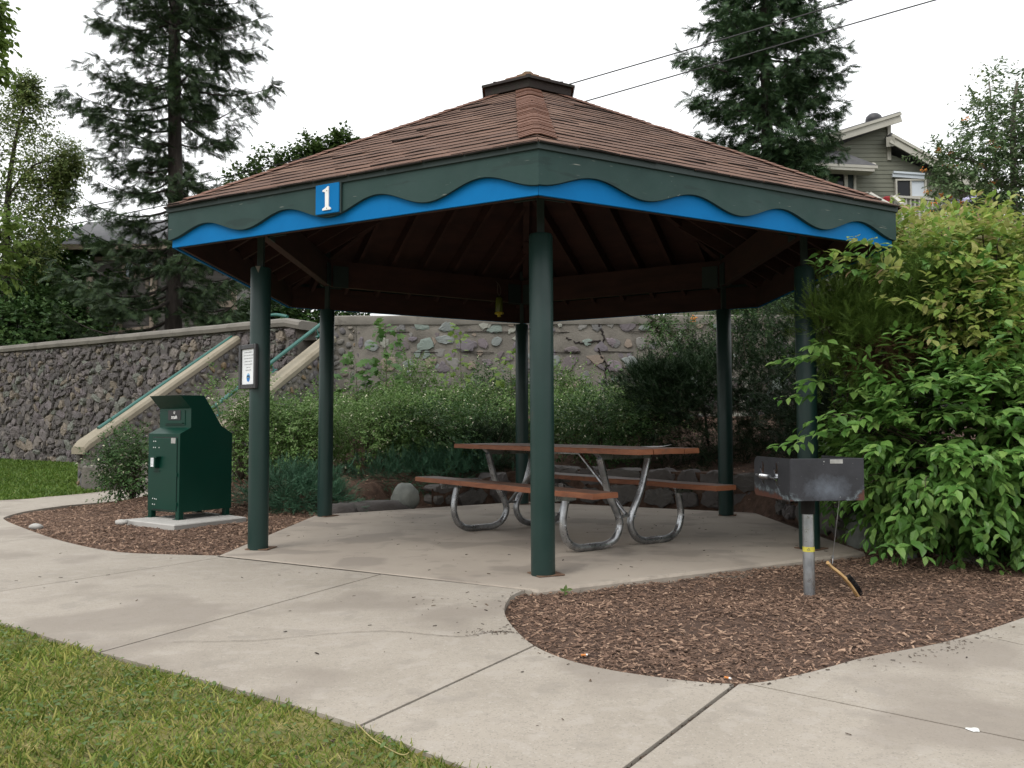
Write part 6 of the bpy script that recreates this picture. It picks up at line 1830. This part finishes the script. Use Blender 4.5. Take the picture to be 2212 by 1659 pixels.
# dead twigs under the shrub
mb = MB(); c0 = gnd(2120, 1228, -.03)
for k in range(14):
    a = c0 + [rng.normal(.05, .10), rng.normal(.05, .05), .01]
    d = nrm(np.array([-.9 + rng.normal(0, .5), -.25 + rng.normal(0, .2), .25 + .2 * rng.random()])) * (.12 + .16 * rng.random())
    mb.tube(smooth_path([a, a + d * .5 + [0, 0, .012], a + d], 3), [.003, .003, .0027, .0025, .002, .002, .0015], 5)
tag(mb.build('dead_twigs', BARKL), 'tangle of bare dead twigs on the mulch below the big shrub', 'twigs')
# ------------------------------------------------------------------ houses
def siding(name, base_cols, pitch, axis_z=True):
    m, nt, p, L = _nt(name)
    t = noise_tex(nt, 1.2, 6, .6)
    c = ramp(nt, base_cols, t.outputs[0], [.3, .7])
    L.new(c, p.inputs['Base Color']); p.inputs['Roughness'].default_value = .75
    return m


def clad(mb, fmap, poly, pitch, lip=.018):
    """lap boards over a polygon of the wall plane; every board tilts out at its foot"""
    poly = [np.array(p, float) for p in poly]
    z0 = min(p[1] for p in poly); z1 = max(p[1] for p in poly); z = z0
    while z < z1:
        po = clip(clip(poly, np.array([0, z]), np.array([0, -1.])), np.array([0, z + pitch]), np.array([0, 1.]))
        if len(po) >= 3:
            V = [fmap(x, y, lip * (1 - (y - z) / pitch) + .004) for x, y in po]
            W = [fmap(x, y, -.02) for x, y in po]; n = len(po)
            mb.add(np.array(V + W), [tuple(range(n))] + [(i, n + i, n + (i + 1) % n, (i + 1) % n) for i in range(n)])
        z += pitch


SIDG = siding('green_grey_siding', [(.145, .15, .115), (.175, .18, .14)], .16)
SIDB = siding('grey_brown_siding', [(.125, .115, .105), (.16, .146, .133)], .16)
TRIM = mat('cream_trim', [(.40, .385, .33), (.47, .455, .40)], rough=.7, scale=3)
TRIMB = mat('tan_trim', [(.25, .20, .155), (.31, .25, .195)], rough=.7, scale=3)
ROOFG = mat('grey_shingle', [(.085, .085, .09), (.12, .12, .125)], rough=.95, scale=6, bscale=30, bstr=.5)
GLASS = mat('window_glass', (.012, .013, .016), rough=.12, scale=1, bstr=0, spec=.25)
BLIND = mat('white_blind', (.55, .60, .65), rough=.6, scale=1)
DKTEAL = mat('dark_door_trim', (.02, .035, .034), rough=.6)
REDC = mat('red_cloth', (.25, .012, .015), rough=.8)
VENTM = mat('roof_vent_metal', (.03, .03, .036), rough=.5)
WEATH = mat('weathered_board', [(.06, .06, .062), (.10, .10, .10), (.15, .15, .15)], rough=.9, scale=3, stretch=(6, 6, .6))

# green house on the right, gable wall facing the park
HY = 30.0
hp = lambda px, py, d=0.0: at(px, py, HY - d)
hxz = lambda px, py: (at(px, py, HY)[0], at(px, py, HY)[2])
gh = thing('green_house', 'grey-green house with cream rakes and offset gables above the right side of the roof', 'house', (*hxz(1900, 700)[:1], HY, 5))
hmap = lambda x, z, d: np.array([x, HY - d, z])
wall_poly = [hxz(1740, 640), hxz(2140, 640), hxz(2140, 432), hxz(1938, 342), hxz(1924, 338), hxz(1921, 274), hxz(1745, 345)]
mb = MB(); clad(mb, hmap, [np.array(p) for p in wall_poly[:]], .155)
# body behind
x0, x1 = hxz(1740, 640)[0], hxz(2140, 640)[0]; zb_ = 3.0
mb.box(((x0 + x1) / 2, HY + 4.0, (zb_ + hxz(1740, 440)[1]) / 2), (x1 - x0, 7.8, hxz(1740, 440)[1] - zb_))
mb.box(((x0 + hxz(1921, 300)[0]) / 2, HY + 4.0, hxz(1921, 345)[1] - 1.2), (hxz(1921, 300)[0] - x0, 7.8, 2.2))
mb.build('wall', SIDG, gh)
def rake(pa, pb, hgt, name='rake_board', m=TRIM):
    mb = MB(); A = hp(*pa, .45); B = hp(*pb, .45)
    mb.beam(A, B, .06, hgt, up=(0, 0, 1)); mb.beam(A + [0, -.05, hgt * .38], B + [0, -.05, hgt * .38], .06, hgt * .30, up=(0, 0, 1)); mb.build(name, m, gh)
    A2, B2 = hp(*pa, .5) + [0, 0, hgt * .5 + .06], hp(*pb, .5) + [0, 0, hgt * .5 + .06]
    mb = MB(); off = np.array([0, 8.5, 0]); dn = np.array([0, 0, -.12])
    mb.add([A2, B2, B2 + off, A2 + off, A2 + dn, B2 + dn, B2 + off + dn, A2 + off + dn], [(0, 1, 2, 3), (7, 6, 5, 4), (0, 4, 5, 1), (1, 5, 6, 2), (2, 6, 7, 3), (3, 7, 4, 0)]); mb.build('roof', ROOFG, gh, recalc=True)
rake((1735, 322), (1948, 257), .32); rake((1928, 303), (2150, 428), .32)
mb = MB(); mb.beam(hp(1922, 268, .02), hp(1922, 350, .02), .12, .12, up=(0, 1, 0)); mb.build('corner_trim', TRIM, gh)
# turned-up return at the start of the lower rake
mb = MB(); A = hp(1926, 309, .45); mb.beam(A, hp(1926, 309, -.3), .28, .34); mb.build('rake_return', TRIM, gh)
mb = MB(); c = hp(1921, 258, .0) + [0, 1.2, .12]
mb.lathe(c, [(.10, -.3), (.10, .1), (.26, .12), (.30, .22), (.27, .36), (.16, .46), (.02, .49)], 18); mb.build('roof_vent', VENTM, gh, auto=50)
# bay with its own small roof, door light and glazing on the left
mb = MB(); A, B = hp(1744, 352, .7), hp(1897, 360, .7)
mb.add([A, B, hp(1872, 350, .02), hp(1820, 330, .02), hp(1744, 322, .02), A - [0, 0, .1], B - [0, 0, .1]], [(0, 1, 2, 3, 4), (0, 5, 6, 1)]); mb.build('bay_roof', ROOFG, gh)
mb = MB(); mb.beam(hp(1744, 357, .72), hp(1897, 365, .72), .1, .10); mb.beam(hp(1744, 366, .5), hp(1885, 374, .5), .5, .14); mb.build('bay_fascia', TRIM, gh)
mb = MB(); mb.add([hp(1744, 372, .05), hp(1846, 376, .05), hp(1846, 470, .05), hp(1744, 470, .05)], [(0, 1, 2, 3)]); mb.build('bay_panel', DKTEAL, gh)
mb = MB(); mb.beam(hp(1848, 372, .06), hp(1848, 470, .06), .09, .08, up=(0, 1, 0)); mb.build('corner_trim', TRIM, gh)
def window(x0p, x1p, y0p, y1p, panes, fr=.09, name='window'):
    a, b = hp(x0p, y0p, .06), hp(x1p, y1p, .06); cx, cz = (a[0] + b[0]) / 2, (a[2] + b[2]) / 2; w_, h_ = abs(b[0] - a[0]), abs(a[2] - b[2])
    mb = MB()
    for s in (-1, 1):
        mb.box((cx + s * w_ / 2, HY - .09, cz), (fr, .1, h_ + fr)); mb.box((cx, HY - .088, cz + s * h_ / 2), (w_ - fr, .1, fr))
    for k in range(1, len(panes)): mb.box((cx - w_ / 2 + w_ * k / len(panes), HY - .086, cz), (fr * .8, .08, h_ - fr))
    o = mb.build(name, TRIM, gh)
    for k, m in enumerate(panes):
        mb = MB(); mb.box((cx - w_ / 2 + w_ * (k + .5) / len(panes), HY - .06, cz), (w_ / len(panes) - .01, .03, h_)); mb.build('pane', m, o)
    return o
window(1748, 1829, 366, 462, [GLASS, GLASS], .12, 'glazed_door')
window(1936, 2000, 393, 430, [GLASS, BLIND], .06)
mb = MB(); a, b = hp(1930, 382, .1), hp(1997, 387, .1); mb.beam(a, b, .12, .14); mb.beam(a + [0, -.06, .09], b + [0, -.06, .09], .10, .07); mb.build('awning_case', BLIND, gh)
mb = MB()
for dx in (0, 10):
    c = hp(1878 + dx, 361.5, .18); mb.lathe(c, [(.04, -.10), (.085, .08), (.07, .09)], 12, axis=[(1, 0, 0), (0, .6, .8), (0, -.8, .6)])
mb.box(hp(1880, 359, .06), (.2, .1, .1)); mb.build('floodlight', TRIM, gh)
# deck railing, red cushion and lilac sunshade of the terrace in front
dk = thing('deck_railing', 'cream slatted deck railing in front of the grey-green house', 'railing', hp(1900, 470, 3))
def railrun(pa, pb, Ya, Yb, hgt=.85):
    A, B = at(*pa, Ya), at(*pb, Yb); mb = MB()
    mb.beam(A, B, .12, .07); mb.beam(A - [0, 0, hgt * .9], B - [0, 0, hgt * .9], .08, .06)
    n = max(3, int(np.linalg.norm(B - A) / .14))
    for k in range(n + 1):
        p = A + (B - A) * k / n; mb.box(p - [0, 0, hgt * .45], (.045, .045, hgt * .9))
    for p in (A, B): mb.box(p - [0, 0, hgt * .45], (.11, .11, hgt))
    return mb.build('rail_panel', TRIM, dk)
railrun((1862, 423), (1876, 421), 27.2, 27.0); railrun((1880, 421), (1928, 449), 27.0, 25.2); railrun((1930, 428), (2044, 437), 26.8, 26.8); railrun((1932, 428), (1952, 446), 26.8, 25.4)
mb = MB(); c = at(1918, 440, 27.5); mb.box(c, (.30, .3, .34), bev=.05); tag(mb.build('cushion', REDC), 'dark red cloth hung on the deck behind the cream railing', 'cushion')
LIL = mat('lilac_cloth', (.40, .38, .55), rough=.8)
mb = MB(); c = at(2102, 436, 24); n = 8
ring = [c + [.75 * math.cos(a), .75 * math.sin(a), -.12] for a in np.arange(n) * 2 * np.pi / n]
mb.add(np.array(ring + [c + [0, 0, .16]] + [r_ + np.array([0, 0, -.08]) for r_ in ring]), [(i, (i + 1) % n, n) for i in range(n)] + [(i, n + 1 + i, n + 1 + (i + 1) % n, (i + 1) % n) for i in range(n)])
us = thing('sunshade', 'pale lilac garden sunshade below the rowan at the right', 'sunshade', c - [0, 0, 2])
mb.build('canopy', LIL, us)
mb = MB(); mb.tube([c - [0, 0, 2.2], c + [0, 0, .16]], .02, 8); mb.build('pole', TRIM, us)

# grey-brown house behind the spruce
GY = 27.0
gxz = lambda px, py: (at(px, py, GY)[0], at(px, py, GY)[2])
bh = thing('grey_house', 'two-storey grey-brown clapboard house half hidden behind the spruce', 'house', (gxz(350, 700)[0], GY, 2.6))
gmap = lambda x, z, d: np.array([x, GY - d, z])
mb = MB()
clad(mb, gmap, [gxz(205, 760), gxz(507, 760), gxz(507, 560), gxz(205, 560)], .15)
xa, xb = gxz(205, 700)[0], gxz(507, 700)[0]
mb.box(((xa + xb) / 2, GY + 3.5, (2.4 + gxz(205, 560)[1]) / 2), (xb - xa - .02, 6.9, gxz(205, 560)[1] - 2.4)); mb.build('wall', SIDB, bh)
for xq, yq in ((507, 560), (330, 645), (207, 560)):
    mb = MB(); mb.beam(gmap(*gxz(xq, yq), .03), gmap(*gxz(xq, 760), .03), .15, .1, up=(0, 1, 0)); mb.build('corner_trim', TRIMB, bh)
mb = MB(); mb.beam(gmap(*gxz(205, 655), .06), gmap(*gxz(507, 655), .06), .1, .20); mb.beam(gmap(*gxz(205, 556), .05), gmap(*gxz(507, 556), .05), .1, .12); mb.build('trim_band', TRIMB, bh)
mb = MB()
e0, e1 = gmap(*gxz(165, 536), .9), gmap(*gxz(530, 536), .9); r0_, r1_ = at(190, 476, GY + 3.2), at(500, 468, GY + 3.2)
dn = np.array([0, 0, -.14])
mb.add([e0, e1, r1_, r0_, e0 + dn, e1 + dn, r1_ + dn, r0_ + dn, e0 + [0, 8, 0], e1 + [0, 8, 0]], [(0, 1, 2, 3), (7, 6, 5, 4), (0, 4, 5, 1), (3, 2, 9, 8), (0, 3, 8), (1, 9, 2)]); mb.build('roof', ROOFG, bh)
mb = MB(); mb.beam(e0 - [0, 0, .1], e1 - [0, 0, .1], .1, .16); mb.build('eave_board', TRIMB, bh)
SKYGL = mat('painted_sky_glass', (.30, .36, .42), rough=.08, bstr=0, spec=.8)  # pale sky reflection painted into the pane colour
for x0p, x1p, y0p, y1p in ((272, 294, 562, 600), (312, 336, 562, 600), (322, 338, 603, 618), (222, 262, 700, 745), (430, 445, 672, 700)):
    a, b = gxz(x0p, y0p), gxz(x1p, y1p); cx, cz, w_, h_ = (a[0] + b[0]) / 2, (a[1] + b[1]) / 2, b[0] - a[0], a[1] - b[1]
    mb = MB()
    for s in (-1, 1):
        mb.box((cx + s * w_ / 2, GY - .07, cz), (.10, .1, h_ + .1)); mb.box((cx, GY - .068, cz + s * h_ / 2), (w_ - .1, .1, .10))
    o = mb.build('window', TRIMB, bh)
    mb = MB(); mb.box((cx, GY - .04, cz), (w_, .03, h_)); mb.build('pane', SKYGL, o)
# porch corner
mb = MB()
pA = at(192, 722, GY - 1.3); pB = at(330, 706, GY - 1.3)
mb.beam(pA + [0, 0, .9], pB + [0, 0, .9], .08, .10); mb.beam(pA + [0, 0, .05], pB + [0, 0, .05], .06, .08)
for p in (pA, pB): mb.box(p + [0, 0, .6], (.14, .14, 2.4))
mb.build('porch', TRIMB, bh)
# dark weathered shed at the far left
sx0, sx1 = at(-120, 640, 31)[0], at(62, 640, 31)[0]
sh = thing('shed', 'dark weathered board shed with pale roof edge at the far left', 'shed', (sx0, 31, 2.6))
zt_ = at(0, 596, 31)[2]
mb = MB(); mb.box(((sx0 + sx1) / 2, 32.5, (2.4 + zt_) / 2), (sx1 - sx0, 3, zt_ - 2.4))
for k in range(22): mb.box((sx0 + (sx1 - sx0) * (k + .5) / 22, 30.985, (2.4 + zt_) / 2), ((sx1 - sx0) / 22 - .02, .03, zt_ - 2.4))
mb.build('wall', WEATH, sh)
mb = MB(); mb.beam((sx0 - .3, 30.7, zt_ + .25), (sx1 + .2, 30.7, zt_ - .1), .08, .12); mb.build('roof_edge', BLIND, sh)
mb = MB(); mb.add([(sx0 - .3, 30.6, zt_ + .30), (sx1 + .2, 30.6, zt_ - .04), (sx1 + .2, 34.5, zt_ + .25), (sx0 - .3, 34.5, zt_ + .6)], [(0, 1, 2, 3)]); mb.build('roof', ROOFG, sh)
